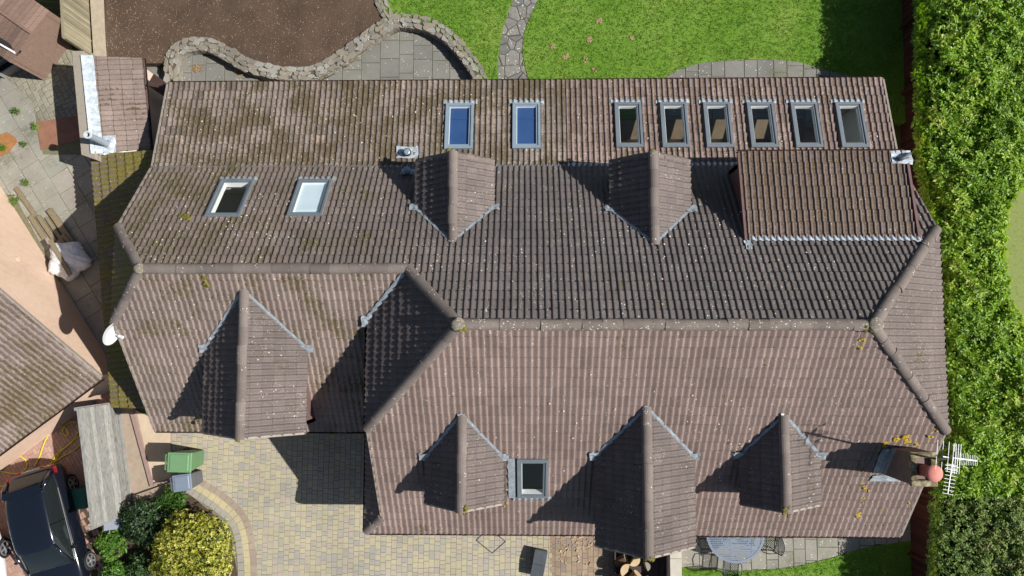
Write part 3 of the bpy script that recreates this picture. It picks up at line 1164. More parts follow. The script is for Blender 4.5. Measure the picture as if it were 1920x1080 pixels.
mb.build('vent_cowl', simple('cowl_grey', (0.06, 0.075, 0.09), (0.1, 0.12, 0.14), 9, 0.5), d7, smooth=True)
# pipe vents west of the north dormer
c = PP(765, 288, off(PL_NL, 0.05))
mb = MB()
lead_patch(mb, PP(765, 287, PL_NL), PL_NL[1], V((1, 0, 0)), (0.6, 0.36))
ls = mb.build('lead_slate', M_LEADW, house)
mb = MB()
mb.lathe(c, [(0.085, -0.05), (0.085, 0.12), (0.11, 0.13), (0.11, 0.16), (0.08, 0.19)], 18)
mb.build('vent_pipe', M_GUTBLK, ls, smooth=False)
mb = MB()
mb.lathe(c + V((0, 0, 0.165)), [(0.085, 0), (0.085, 0.03), (0.06, 0.045)], 18)
mb.build('vent_cap', M_FRAMEB, ls)
c = PP(765, 323, off(PL_N, 0.05))
mb = MB()
lead_patch(mb, c - PL_N[1] * 0.05, PL_N[1], V((1, 0, 0)), (0.4, 0.22))
ls = mb.build('lead_slate', M_LEAD, house)
mb = MB()
mb.lathe(c, [(0.07, -0.05), (0.07, 0.14), (0.10, 0.15), (0.105, 0.2), (0.09, 0.25), (0.05, 0.285), (0.01, 0.295)], 18)
mb.build('vent_pipe', simple('vent_blue_grey', (0.17, 0.24, 0.31), (0.22, 0.3, 0.38), 8, 0.4, 0.5), ls, smooth=True)

# chimney ---------------------------------------------------------------
zc = 5.05
tc = [P(1706, 850, zc), P(1748, 857, zc), P(1750, 903, zc), P(1710, 904, zc)]
cx = sum(p.x for p in tc) / 4
cy = sum(p.y for p in tc) / 4
hw, hd = 0.27, 0.36
M_CHIM = simple('chimney_render', (0.16, 0.115, 0.10), (0.22, 0.16, 0.14), 6, 0.9)
n = NT('chimney_moss')
col = n.ramp(n.noise(7, 5, 0.7), [(0.35, (0.06, 0.05, 0.015)), (0.5, (0.18, 0.15, 0.08)), (0.68, (0.38, 0.35, 0.28))])
n.bump(n.noise(30, 4), 0.6, 0.02)
M_CAP = n.set(col, 0.95)
mb = MB()
mb.box((cx, cy, (zc + 2.6) / 2), (2 * hw, 2 * hd, zc - 2.6))
ch = mb.build('chimney', M_CHIM, house)
mb = MB()
wq = 0.14
for (bx, by, sx, sy) in ((0, hd - wq / 2 + 0.03, 2 * hw + 0.06, wq), (0, -hd + wq / 2 - 0.03, 2 * hw + 0.06, wq), (-hw + 0.04, 0, 0.14, 2 * hd - 2 * wq + 0.06), (hw - 0.04, 0, 0.14, 2 * hd - 2 * wq + 0.06)):
    mb.box((cx + bx, cy + by, zc + 0.05), (sx, sy, 0.1))
mb.build('chimney_cap', M_CAP, ch, bevel=0.02)
mb = MB()
pc = V((cx + 0.03, cy - 0.03, zc))
mb.lathe(pc, [(0.14, -0.02), (0.135, 0.2), (0.125, 0.33), (0.15, 0.35), (0.15, 0.38)], 22, capt=False)
pot = mb.build('chimney_pot', simple('terracotta_dark', (0.30, 0.09, 0.06), (0.4, 0.13, 0.09), 7, 0.8), ch, smooth=True)
mb = MB()
mb.lathe(pc + V((0, 0, 0.42)), [(0.165, 0), (0.19, 0.02), (0.185, 0.04), (0.10, 0.075), (0.02, 0.09)], 26)
mb.build('chimney_cowl', simple('terracotta', (0.55, 0.19, 0.15), (0.62, 0.23, 0.19), 5, 0.7), ch, smooth=True)
mb = MB()
xl = cx - hw
for k in range(6):
    pass
lead_patch(mb, V((xl - 0.12, cy + 0.02, zS(cy) + 0.02)), PL_S[1], V((1, 0, 0)), (0.22, 0.85))
lead_patch(mb, V((xl + 0.15, cy - hd - 0.1, zS(cy - hd - 0.1) + 0.02)), PL_S[1], V((1, 0, 0)), (0.75, 0.22))
mb.poly([V((xl - 0.005, cy - hd, zS(cy - hd) + 0.02)), V((xl - 0.005, cy + hd, zS(cy + hd) + 0.02)), V((xl - 0.005, cy + hd, zS(cy + hd) + 0.3)), V((xl - 0.005, cy - hd, zS(cy - hd) + 0.25))])
mb.build('lead_flashing', M_LEAD, ch)

# moss cushions and lichen on the roofs ------------------------------------
M_YLW = simple('lichen_yellow', (0.30, 0.19, 0.01), (0.50, 0.36, 0.03), 25, 0.9)
M_MOSS = simple('moss_green', (0.09, 0.09, 0.012), (0.20, 0.17, 0.03), 30, 0.95)
mb = MB()
for px, py, r, k in ((1607, 967, 0.10, 3), (1617, 910, 0.05, 4), (1624, 915, 0.06, 4), (1617, 938, 0.06, 3), (1653, 958, 0.05, 3), (1702, 946, 0.05, 2), (1622, 885, 0.05, 2), (1612, 650, 0.07, 4), (1617, 640, 0.05, 4), (1660, 833, 0.08, 4), (1680, 826, 0.09, 5), (1700, 824, 0.10, 5), (1718, 835, 0.06, 4), (1745, 822, 0.06, 3), (1755, 810, 0.06, 3), (950, 944, 0.06, 2), (1004, 612, 0.04, 2)):
    for i in range(k):
        q = PP(px + rng.uniform(-5, 5), py + rng.uniform(-6, 6), off(PL_S, 0.05))
        splat(mb, q, PL_S[1], r * rng.uniform(0.35, 0.8), 0.012)
mb.build('lichen', M_YLW, house)['kind'] = 'stuff'
mb = MB()
for px, py, z, r in ((868, 958, 4.85, 0.12), (1217, 1042, 5.0, 0.13), (1475, 958, 4.87, 0.11), (847, 290, 4.6, 0.13), (855, 300, 4.6, 0.1), (1225, 290, 4.6, 0.12), (868, 613, 6.45, 0.13), (1630, 618, 6.42, 0.1), (450, 818, 4.2, 0.1)):
    for i in range(9):
        splat(mb, P(px + rng.uniform(-7, 7), py + rng.uniform(-9, 9), z + rng.uniform(-0.03, 0.05)), V((rng.uniform(-.5, .5), rng.uniform(-.5, .5), 1)).normalized(), r * rng.uniform(0.25, 0.6), 0.03)
for px, py in ((347, 405), (340, 406), (354, 407), (263, 508), (272, 505), (385, 520), (385, 535)):
    for i in range(4):
        pl = PL_N if py < 500 else PL_W
        splat(mb, PP(px + rng.uniform(-5, 5), py + rng.uniform(-3, 3), off(pl, 0.06)), pl[1], rng.uniform(0.03, 0.08), 0.02)
mb.build('moss', M_MOSS, house)['kind'] = 'stuff'
# white bird droppings and lichen flakes scattered over the roofs
mb = MB()
for pl, polys, cnt in ((PL_S, S_polys[:1], 90), (PL_N, N_polys, 110), (PL_NL, NL_polys + NR_polys, 70), (PL_W, W_polys, 40)):
    for i in range(cnt):
        q = rng.choice(polys)
        ws = [rng.random() ** 1.3 for _ in q]
        s_ = sum(ws)
        c = sum((p * (w_ / s_) for p, w_ in zip(q, ws)), V((0, 0, 0)))
        if any(wu0 - .03 < sl_.uv(c)[0] < wu1 + .03 and wv0 - .03 < sl_.uv(c)[1] < wv1 + .03 for sl_, ws_ in ((sl_nl, w_nl), (sl_nr, w_nr), (sl_n, w_n), (sl_s, w_s)) for wu0, wu1, wv0, wv1 in ws_ if abs((c - sl_.o).dot(sl_.n)) < .1):
            continue
        splat(mb, c + pl[1] * 0.068, pl[1], rng.uniform(0.008, 0.024), 0.006)
mb.build('bird_droppings', simple('chalk', (0.6, 0.58, 0.54), (0.78, 0.77, 0.74), 20, 0.9), house)['kind'] = 'stuff'

# ------------------------------------------------------------------ ground and setting
def inside(p, poly):
    x, y = p[0], p[1]
    r = False
    j = len(poly) - 1
    for i in range(len(poly)):
        xi, yi, xj, yj = poly[i][0], poly[i][1], poly[j][0], poly[j][1]
        if (yi > y) != (yj > y) and x < (xj - xi) * (y - yi) / (yj - yi) + xi:
            r = not r
        j = i
    return r


def spline(pts, n=8):
    out = []
    pts = [V(p) for p in pts]
    for i in range(len(pts) - 1):
        p0, p1, p2, p3 = pts[max(i - 1, 0)], pts[i], pts[i + 1], pts[min(i + 2, len(pts) - 1)]
        for k in range(n):
            t = k / n
            out.append(0.5 * ((2 * p1) + (p2 - p0) * t + (2 * p0 - 5 * p1 + 4 * p2 - p3) * t * t + (3 * p1 - p0 - 3 * p2 + p3) * t ** 3))
    out.append(pts[-1])
    return out


def sheet(name, pts, z, mat, thick=0.0, kind='structure'):
    bm = bmesh.new()
    f = bm.faces.new([bm.verts.new((p[0], p[1], z)) for p in pts])
    if f.normal.z < 0:
        f.normal_flip()
    bm.normal_update()
    if f.normal.z < 0:
        f.normal_flip()
    if thick:
        r = bmesh.ops.extrude_face_region(bm, geom=[f])
        vs = [e for e in r['geom'] if isinstance(e, bmesh.types.BMVert)]
        for v in vs:
            v.co.z = z
        for v in bm.verts:
            if v not in vs:
                v.co.z = z - thick
    bmesh.ops.triangulate(bm, faces=bm.faces[:])
    me = bpy.data.meshes.new(name)
    bm.to_mesh(me)
    bm.free()
    o = finish(name, me, mat, None, center=False)
    o['kind'] = kind
    return o


def clip_poly(sub, clip):
    out = list(sub)
    n = len(clip)
    area = sum(clip[i][0] * clip[(i + 1) % n][1] - clip[(i + 1) % n][0] * clip[i][1] for i in range(n))
    sg = 1 if area > 0 else -1
    for i in range(n):
        a, b = clip[i], clip[(i + 1) % n]
        sd = lambda p: sg * ((b[0] - a[0]) * (p[1] - a[1]) - (b[1] - a[1]) * (p[0] - a[0]))
        inp, out = out, []
        for k in range(len(inp)):
            p, q = inp[k - 1], inp[k]
            dp, dq = sd(p), sd(q)
            if (dp >= 0) != (dq >= 0):
                t = dp / (dp - dq)
                out.append((p[0] + (q[0] - p[0]) * t, p[1] + (q[1] - p[1]) * t))
            if dq >= 0:
                out.append(q)
        if not out:
            return []
    m = sum(out[i][0] * out[(i + 1) % len(out)][1] - out[(i + 1) % len(out)][0] * out[i][1] for i in range(len(out)))
    if abs(m) < 2e-4:
        return []
    return out if m > 0 else out[::-1]


def pave(name, region, z, mat, angle, colw, lens, joint=0.006, seed=1, cham=0.008, origin=(0, 0), jit=0.003, shift=False, margin=0.0, rel=0.0):
    """rows of separate blocks, each with chamfered edges"""
    R = random.Random(seed)
    ca, sa = math.cos(angle), math.sin(angle)
    ox, oy = origin
    loc = [((p[0] - ox) * ca + (p[1] - oy) * sa, -(p[0] - ox) * sa + (p[1] - oy) * ca) for p in region]
    x0, x1 = min(p[0] for p in loc), max(p[0] for p in loc)
    y0, y1 = min(p[1] for p in loc), max(p[1] for p in loc)
    mb = MB()
    x = x0
    while x < x1:
        wv = R.choice(colw) if isinstance(colw, (list, tuple)) else colw
        y = y0 - R.random() * max(lens)
        while y < y1:
            L = R.choice(lens)
            j = joint / 2
            q = [(x + j, y + j), (x + wv - j, y + j), (x + wv - j, y + L - j), (x + j, y + L - j)]
            dx = [R.uniform(-1, 1) * rel for _ in range(8)]
            q = [(a + dx[2 * i], b + dx[2 * i + 1]) for i, (a, b) in enumerate(q)]
            ins = [inside(p, loc) for p in q]
            t = R.random()
            h = R.uniform(-jit, jit)
            if not all(ins):
                q = clip_poly(loc, q) if (any(ins) or any(x < p[0] < x + wv and y < p[1] < y + L for p in loc)) else []
            if len(q) >= 3:
                cx = sum(p[0] for p in q) / len(q)
                cy = sum(p[1] for p in q) / len(q)
                q2 = []
                for p in q:
                    dl = max(1e-4, math.hypot(p[0] - cx, p[1] - cy))
                    f = max(0.3, 1 - 1.4 * cham / dl)
                    q2.append((cx + (p[0] - cx) * f, cy + (p[1] - cy) * f))
                g = lambda p, zz: V((ox + p[0] * ca - p[1] * sa, oy + p[0] * sa + p[1] * ca, zz))
                lo = [g(p, z - 0.01) for p in q]
                hi = [g(p, z + h) for p in q2]
                mb.poly(hi, t=t)
                for i in range(len(q)):
                    m_ = (i + 1) % len(q)
                    mb.poly([lo[i], lo[m_], hi[m_], hi[i]], t=t)
            y += L
        x += wv
    o = mb.build(name, mat, None, center=False)
    o['kind'] = 'structure'
    return o


def pave_mat(name, stops, rough=0.85, stain=0.5, moss=None, speck=0.0, bump=0.35):
    n = NT(name)
    r = n.nt.nodes.new('ShaderNodeValToRGB')
    e = r.color_ramp.elements
    while len(e) < len(stops):
        e.new(0.5)
    for el, (p, c) in zip(e, stops):
        el.position = p
        el.color = (*c, 1)
    r.color_ramp.interpolation = 'CONSTANT' if len(stops) > 3 else 'LINEAR'
    n.put(r.inputs[0], n.attr('tint'))
    col = r.outputs[0]
    col = n.mix(1.0, col, n.ramp(n.noise(0.8, 6, 0.65), [(0.3, grey(1 - 0.35 * stain)), (0.7, grey(1 + 0.15 * stain))]), 'MULTIPLY')
    col = n.mix(1.0, col, n.ramp(n.noise(40, 5, 0.7), [(0.25, grey(0.8)), (0.75, grey(1.2))]), 'MULTIPLY')
    if moss:
        col = n.mix(n.math('MULTIPLY', n.step(n.math('ADD', n.noise(1.3, 4), n.math('MULTIPLY', n.noise(12, 5, 0.7), 0.6)), 0.86, 1.02), moss), col, (0.10, 0.105, 0.035))
    if speck:
        col = n.mix(n.math('MULTIPLY', n.math('LESS_THAN', n.voro(14), 0.2), n.math('GREATER_THAN', n.noise(5, 2), 0.62 - 0.1 * speck)), col, (0.6, 0.59, 0.53))
    n.bump(n.noise(50, 5, 0.7), bump, 0.01)
    return n.set(col, rough, 0.25)


ZL = 0.33   # raised lawn and bed behind the house
M_EARTH = simple('earth', (0.05, 0.035, 0.024), (0.09, 0.065, 0.045), 7, 0.95)
M_JOINT = simple('joint_sand', (0.16, 0.14, 0.10), (0.22, 0.195, 0.14), 20, 0.95)
sheet('ground', [(-60, -60), (60, -60), (60, 60), (-60, 60)], -0.03, simple('far_ground', (0.055, 0.075, 0.025), (0.09, 0.10, 0.04), 0.6, 0.95))
# front driveway of buff blocks
drive = [P(312, 800), P(700, 780), P(1300, 960), P(1290, 1180), P(440, 1180), P(443, 1085), P(432, 1010), P(352, 925), P(322, 900)]
sheet('driveway_bed', drive, -0.006, M_JOINT)
dr_in = [P(312, 790), P(700, 770), P(1035, 950), P(1035, 1180), P(462, 1180), P(462, 1085), P(450, 1000), P(372, 918), P(340, 900), P(326, 870)]
M_BLOCK = pave_mat('buff_blocks', [(0, (0.39, 0.355, 0.25)), (0.2, (0.365, 0.335, 0.25)), (0.4, (0.40, 0.365, 0.245)), (0.55, (0.37, 0.325, 0.265)), (0.68, (0.335, 0.315, 0.26)), (0.84, (0.31, 0.30, 0.26)), (0.93, (0.385, 0.335, 0.27))], stain=0.5)
pave('driveway', dr_in, 0.004, M_BLOCK, math.radians(-0.6), 0.1625, (0.12, 0.16, 0.16, 0.2, 0.24), 0.006, 3, cham=0.006)
M_BLOCKB = pave_mat('brown_blocks', [(0, (0.30, 0.225, 0.155)), (0.3, (0.27, 0.215, 0.16)), (0.55, (0.33, 0.26, 0.18)), (0.75, (0.25, 0.205, 0.165)), (0.9, (0.29, 0.2, 0.14))], stain=0.9)
pave('driveway', [P(1031, 950), P(1290, 950), P(1290, 1180), P(1031, 1180)], 0.004, M_BLOCKB, math.radians(-0.6), 0.1625, (0.12, 0.16, 0.2, 0.24), 0.007, 4, cham=0.006)
# edging courses that curve round the planting bed
edge = spline([P(322, 862), P(328, 893), P(352, 918), P(400, 948), P(438, 985), P(450, 1040), P(452, 1085), P(452, 1130)], 6)
for off_, cols, sd_ in ((0.0, [(0, (0.30, 0.285, 0.245)), (1, (0.33, 0.31, 0.26))], 5), (-0.2, [(0, (0.46, 0.40, 0.235)), (1, (0.42, 0.37, 0.24))], 6), (-0.4, [(0, (0.34, 0.28, 0.215)), (1, (0.29, 0.23, 0.185))], 7)):
    mb = MB()
    R = random.Random(sd_)
    acc = 0
    pts = []
    for i, p in enumerate(edge):
        d = (edge[min(i + 1, len(edge) - 1)] - edge[max(i - 1, 0)]).normalized()
        nrm = V((d.y, -d.x, 0))
        pts.append((p - nrm * off_ * -1, d, nrm))
    L = [0]
    for a, b in zip(pts, pts[1:]):
        L.append(L[-1] + (b[0] - a[0]).length)

    def at_len(s_):
        for i in range(len(L) - 1):
            if L[i] <= s_ <= L[i + 1]:
                t = (s_ - L[i]) / max(1e-6, L[i + 1] - L[i])
                return pts[i][0].lerp(pts[i + 1][0], t), pts[i][2].lerp(pts[i + 1][2], t).normalized()
        return pts[-1][0], pts[-1][2]
    s_ = 0
    while s_ < L[-1] - 0.25:
        l_ = R.choice((0.2, 0.24))
        a, na = at_len(s_ + 0.005)
        b, nb = at_len(s_ + l_ - 0.005)
        h = R.uniform(-0.002, 0.003)
        q = [a - na * 0.095, b - nb * 0.095, b + nb * 0.095, a + na * 0.095]
        mb.hexa([V((p.x, p.y, -0.003)) for p in q], [V((p.x, p.y, 0.010 + h + off_ * -0.004)) for p in q], t=R.random())
        s_ += l_
    mb.build('edging', pave_mat('edging', cols), None, center=False)['kind'] = 'structure'
# manhole cover frame set in the blocks
mb = MB()
q = [P(893, 1013), P(923, 1037), P(948, 1015), P(916, 990)]
for i in range(4):
    mb.bar(q[i] + V((0, 0, 0.007)), q[(i + 1) % 4] + V((0, 0, 0.007)), 0.022, 0.012)
o = mb.build('manhole_frame', simple('iron', (0.03, 0.03, 0.03), (0.06, 0.055, 0.05), 12, 0.6))
tag(o, 'thin dark square frame of a paved manhole cover in the buff blocks', 'manhole cover')
# neighbour's red block drive
redd = [P(-60, 880), P(80, 770), P(190, 690), P(240, 690), P(262, 955), P(200, 1000), P(180, 1200), P(-80, 1200)]
sheet('driveway_bed', redd, -0.004, simple('red_joint', (0.15, 0.10, 0.08), (0.2, 0.14, 0.11), 12))
M_RED = pave_mat('red_blocks', [(0, (0.37, 0.235, 0.19)), (0.3, (0.40, 0.26, 0.21)), (0.6, (0.35, 0.225, 0.185)), (0.85, (0.42, 0.28, 0.225))], stain=0.4)
pave('driveway', redd, 0.004, M_RED, math.radians(33), 0.105, (0.21,), 0.006, 8)
# alley: grey flags laid on the diagonal, older cobbles further up
alley = [P(-40, 40, AG), P(60, 40, AG), P(128, 40, AG), P(138, 112, AG), P(165, 200, AG), P(178, 300, AG), P(230, 400, AG), P(250, 702, AG), P(215, 702, AG), P(200, 690, AG), P(100, 520, AG), P(-40, 300, AG)]
sheet('alley_bed', alley, AG - 0.008, simple('mossy_joint', (0.10, 0.095, 0.06), (0.17, 0.16, 0.10), 6, 0.95, c3=(0.11, 0.12, 0.045)), 1.0)
M_FLAG = pave_mat('alley_flags', [(0, (0.27, 0.27, 0.225)), (0.5, (0.31, 0.305, 0.255)), (1, (0.29, 0.265, 0.23))], stain=0.8, moss=0.5, speck=0.2)
flagreg = [P(-40, 230, AG), P(5, 140, AG), P(60, 190, AG), P(80, 290, AG), P(165, 290, AG), P(230, 400, AG), P(250, 700, AG), P(215, 700, AG), P(195, 690, AG), P(120, 540, AG), P(30, 372, AG), P(-40, 340, AG)]
pave('alley', flagreg, AG + 0.005, M_FLAG, math.radians(33), 0.62, (0.6,), 0.012, 9, 0.006, origin=tuple(P(55, 250, AG))[:2], rel=0.006)
M_COB = pave_mat('alley_cobbles', [(0, (0.26, 0.25, 0.19)), (0.5, (0.31, 0.30, 0.235)), (1, (0.24, 0.225, 0.17))], stain=0.9, moss=0.65)
pave('alley', [P(10, 140, AG), P(90, 85, AG), P(128, 60, AG), P(150, 232, AG), P(80, 235, AG)], AG + 0.005, M_COB, math.radians(28), 0.16, (0.14, 0.18, 0.22), 0.016, 10, 0.012, rel=0.012, jit=0.006)
# rusty boards lying on the flags
M_RUST = simple('rust_sheet', (0.20, 0.095, 0.06), (0.28, 0.145, 0.095), 4, 0.8, bump=0.2)
q = [P(68, 228, AG + .02), P(150, 216, AG + .02), P(162, 258, AG + .02), P(76, 281, AG + .02)]
mb = MB()
mb.hexa([p - V((0, 0, 0.012)) for p in q], q)
tag(mb.build('ground_sheet', M_RUST), 'rusty brown flat sheet lying half in shade on the alley flags', 'board')
mb = MB()
ring = [P(px, py, AG) for px, py in ((-8, 290), (2, 252), (14, 248), (30, 258), (33, 266), (18, 285), (4, 293))]
mb.hexa([p + V((0, 0, 0.006)) for p in ring], [p + V((0, 0, 0.03)) for p in ring])
tag(mb.build('rusty_plate', simple('rust_orange', (0.25, 0.11, 0.035), (0.36, 0.18, 0.07), 9, 0.9)), 'small ragged orange rusty plate at the left edge of the alley', 'board')

# stone terrace behind the house, raised bed, lawn, paths
M_SLAB = pave_mat('terrace_slabs', [(0, (0.165, 0.165, 0.15)), (0.5, (0.21, 0.205, 0.182)), (1, (0.185, 0.182, 0.165))], stain=0.6, moss=0.3, speck=0.35)
terr = [P(270, 100), P(320, 90), P(560, 140), P(760, 55), P(800, 55), P(860, 90), P(910, 160), P(910, 330), P(270, 330)]
sheet('terrace_bed', terr, -0.006, simple('terrace_joint', (0.07, 0.068, 0.05), (0.12, 0.12, 0.06), 9, 0.95))
pave('terrace', terr, 0.006, M_SLAB, 0.0, (0.45, 0.55, 0.6), (0.3, 0.45, 0.6, 0.6), 0.014, 12, 0.006, rel=0.005)
wallc = [(322, 150), (322, 112), (335, 92), (358, 83), (392, 84), (425, 100), (460, 120), (500, 132), (545, 138), (590, 134), (632, 112), (672, 84), (705, 58), (738, 40), (775, 40), (812, 50), (845, 72), (872, 102), (893, 132), (905, 165)]
WC = spline([P(x, y, ZL) for x, y in wallc], 7)
northw = spline([P(x, y, ZL) for x, y in ((735, 42), (722, 20), (712, -5), (705, -40))], 5)
bedp = [P(196, -80, ZL), P(196, 118, ZL), P(290, 118, ZL)] + WC[6:90] + list(northw)
bedp = [V((p.x, p.y, 0)) for p in bedp]
n = NT('bark_mulch')
v_ = n.mapping((1, 1, 1))
col = n.ramp(n.noise(55, 5, 0.8), [(0.3, (0.048, 0.033, 0.023)), (0.52, (0.115, 0.079, 0.057)), (0.66, (0.16, 0.112, 0.082)), (0.8, (0.28, 0.21, 0.15))])
col = n.mix(1.0, col, n.ramp(n.noise(1.2, 4), [(0.3, grey(0.72)), (0.7, grey(1.15))]), 'MULTIPLY')
n.bump(n.noise(45, 5, 0.8), 1.0, 0.03)
M_MULCH = n.set(col, 0.95, 0.1)
sheet('mulch_bed', bedp, ZL - 0.03, M_MULCH, 0.3)


def lawn_mat():
    n = NT('lawn')
    a = n.ramp(n.noise(0.7, 5, 0.65), [(0.3, (0.11, 0.235, 0.024)), (0.5, (0.155, 0.285, 0.038)), (0.68, (0.215, 0.315, 0.06))])
    b = n.ramp(n.noise(26, 6, 0.8), [(0.25, grey(0.7)), (0.75, grey(1.3))])
    col = n.mix(1.0, a, b, 'MULTIPLY')
    col = n.mix(n.math('MULTIPLY', n.step(n.noise(3, 5, 0.7), 0.58, 0.78), 0.3), col, (0.22, 0.23, 0.08))
    n.bump(n.noise(60, 5, 0.8), 1.0, 0.04)
    return n.set(col, 0.9, 0.1)


M_LAWN = lawn_mat()
pathw = spline([P(x, y, ZL) for x, y in ((975, -60), (968, -20), (952, 25), (942, 60), (935, 100), (934, 140), (935, 220))], 6)
pathe = spline([P(x, y, ZL) for x, y in ((1040, -60), (1012, -5), (995, 30), (984, 60), (980, 95), (986, 130), (996, 165), (1000, 220))], 6)
lawnW = list(northw[::-1]) + WC[91:] + [P(905, 230, ZL)] + list(pathw[::-1])
sheet('lawn', lawnW, ZL, M_LAWN, 0.3)
lawnE = list(pathe) + [P(1720, 230, ZL), P(1720, -60, ZL)]
sheet('lawn', lawnE, ZL, M_LAWN, 0.3)
n = NT('crazy_paving')
e = n.voro(2.6, 'DISTANCE_TO_EDGE')
cc = n.voro(2.6, 'F1', out='Color')
sep = n.nt.nodes.new('ShaderNodeSeparateColor')
n.put(sep.inputs[0], cc)
col = n.ramp(sep.outputs[0], [(0.1, (0.15, 0.147, 0.135)), (0.9, (0.21, 0.205, 0.185))])
col = n.mix(1.0, col, n.ramp(n.noise(9, 6, 0.7), [(0.3, grey(0.7)), (0.7, grey(1.2))]), 'MULTIPLY')
col = n.mix(n.math('MULTIPLY', n.math('LESS_THAN', n.voro(11), 0.22), n.math('GREATER_THAN', n.noise(4, 2), 0.5)), col, (0.55, 0.54, 0.5))
col = n.mix(n.step(e, 0.035, 0.015), col, (0.07, 0.065, 0.045))
n.bump(n.step(e, 0.0, 0.06), 0.6, 0.02)
M_CRAZY = n.set(col, 0.85, 0.25)
sheet('path', [p for p in pathw] + [P(905, 220, ZL)] + [p for p in pathe[::-1]], ZL - 0.012, M_CRAZY, 0.25)
sideterr = spline([P(x, y, ZL) for x, y in ((1225, 175), (1245, 148), (1275, 130), (1320, 118), (1390, 112), (1450, 112), (1500, 118), (1560, 135), (1640, 150))], 5)
stp = list(sideterr) + [P(1640, 240, ZL), P(1225, 240, ZL)]
sheet('terrace_bed', stp, ZL + 0.004, simple('terrace_joint_green', (0.09, 0.09, 0.05), (0.14, 0.15, 0.06), 9, 0.95))
pave('terrace', stp, ZL + 0.018, M_SLAB, 0.0, (0.4, 0.5, 0.6), (0.3, 0.45, 0.6), 0.014, 14, 0.006, rel=0.006)

# dry stone retaining wall
M_STONE = pave_mat('wall_stone', [(0, (0.20, 0.185, 0.155)), (0.35, (0.28, 0.27, 0.24)), (0.6, (0.24, 0.215, 0.17)), (1, (0.33, 0.32, 0.29))], stain=0.6, moss=0.35, speck=0.5, bump=0.7)


def rock(mb, c, sx, sy, sz, rz, R, t):
    k = R.choice((5, 6, 6, 7))
    ring = []
    a1 = R.uniform(0, 6)
    for i in range(k):
        a = a1 + 2 * math.pi * i / k + R.uniform(-0.3, 0.3)
        rr = R.uniform(0.85, 1.25)
        ring.append((math.cos(a) * sx * rr, math.sin(a) * sy * rr))
    ca, sa = math.cos(rz), math.sin(rz)
    g = lambda p, f, z: V((c[0] + (p[0] * ca - p[1] * sa) * f, c[1] + (p[0] * sa + p[1] * ca) * f, z))
    rows = [[g(p, 0.95, c[2] - sz) for p in ring], [g(p, 1.0, c[2] - 0.025) for p in ring], [g(p, 0.93, c[2] + R.uniform(-.006, .008)) for p in ring]]
    for a, b in zip(rows, rows[1:]):
        for i in range(k):
            j = (i + 1) % k
            mb.poly([a[i], a[j], b[j], b[i]], t=t)
    mb.poly(rows[-1], t=t)


def stone_wall(curve, label, name='stone_wall', wdt=0.42, group=None):
    R = random.Random(21)
    core = MB()
    cap = MB()
    pts = []
    for i, p in enumerate(curve):
        d = (curve[min(i + 1, len(curve) - 1)] - curve[max(i - 1, 0)]).normalized()
        pts.append((V((p.x, p.y, 0)), V((-d.y, d.x, 0)), math.atan2(d.y, d.x)))
    for (a, na, _), (b, nb, _) in zip(pts, pts[1:]):
        q = [a - na * wdt * .47, b - nb * wdt * .47, b + nb * wdt * .47, a + na * wdt * .47]
        core.hexa([p + V((0, 0, -0.02)) for p in q], [p + V((0, 0, ZL - 0.005)) for p in q])
    L = 0
    nxt = [0.0, 0.1, 0.05]
    acc = 0
    for (a, na, ra), (b, nb, rb) in zip(pts, pts[1:]):
        seg = (b - a).length
        for row in range(3):
            while nxt[row] < acc + seg:
                t = (nxt[row] - acc) / seg
                p = a.lerp(b, t) + na * wdt * ((row - 1) * 0.33) + V((R.uniform(-.02, .02), R.uniform(-.02, .02), 0))
                ln = R.uniform(0.07, 0.2)
                rock(cap, (p.x, p.y, ZL + 0.03 + R.uniform(-.012, .015)), ln, wdt * R.uniform(0.15, 0.24), 0.06, ra + R.uniform(-.2, .2), R, R.random())
                nxt[row] += ln * 1.75
        # face stones, both sides
        for side in (-1, 1):
            for zz in (0.07, 0.19, 0.28):
                if R.random() < 0.75:
                    p = a.lerp(b, R.random()) + na * side * wdt * 0.46
                    rock(cap, (p.x, p.y, zz + 0.05), R.uniform(0.08, 0.15), 0.035, 0.09, ra, R, R.random())
        acc += seg
    o = core.build(name, simple('wall_core', (0.07, 0.06, 0.045), (0.12, 0.105, 0.075), 9, 0.95))
    tag(o, label, 'wall')
    cap.build('stonework', M_STONE, o)
    return o


stone_wall(WC, 'low curving dry stone wall between the dark soil bed and the slab terrace')
stone_wall(northw, 'short straight run of stones dividing the dark soil bed from the lawn', wdt=0.34)
# pale bark chips and leaves scattered on the bed, the drive and the terrace
M_CHIP = pave_mat('wood_chips', [(0, (0.42, 0.30, 0.18)), (0.5, (0.55, 0.42, 0.27)), (1, (0.33, 0.22, 0.13))])


def chips(name, count, place, z, lmin, lmax, mat, label, cat, seed):
    R = random.Random(seed)
    mb = MB()
    k = 0
    while k < count:
        p = place(R)
        if p is None:
            continue
        k += 1
        a = R.uniform(0, 6.28)
        L = R.uniform(lmin, lmax)
        W_ = L * R.uniform(0.2, 0.5)
        d, e_ = V((math.cos(a), math.sin(a), R.uniform(-.15, .15))), V((-math.sin(a), math.cos(a), R.uniform(-.2, .2)))
        c = V((p[0], p[1], z + R.uniform(0.004, 0.02)))
        mb.hexa([c - d * L / 2 - e_ * W_ / 2, c + d * L / 2 - e_ * W_ / 3, c + d * L / 2 + e_ * W_ / 3, c - d * L / 2 + e_ * W_ / 2], [c - d * L / 2 - e_ * W_ / 2 + V((0, 0, .008)), c + d * L / 2 - e_ * W_ / 3 + V((0, 0, .008)), c + d * L / 2 + e_ * W_ / 3 + V((0, 0, .008)), c - d * L / 2 + e_ * W_ / 2 + V((0, 0, .008))], t=R.random())
    o = mb.build(name, mat)
    tag(o, label, cat, kind='stuff')
    return o


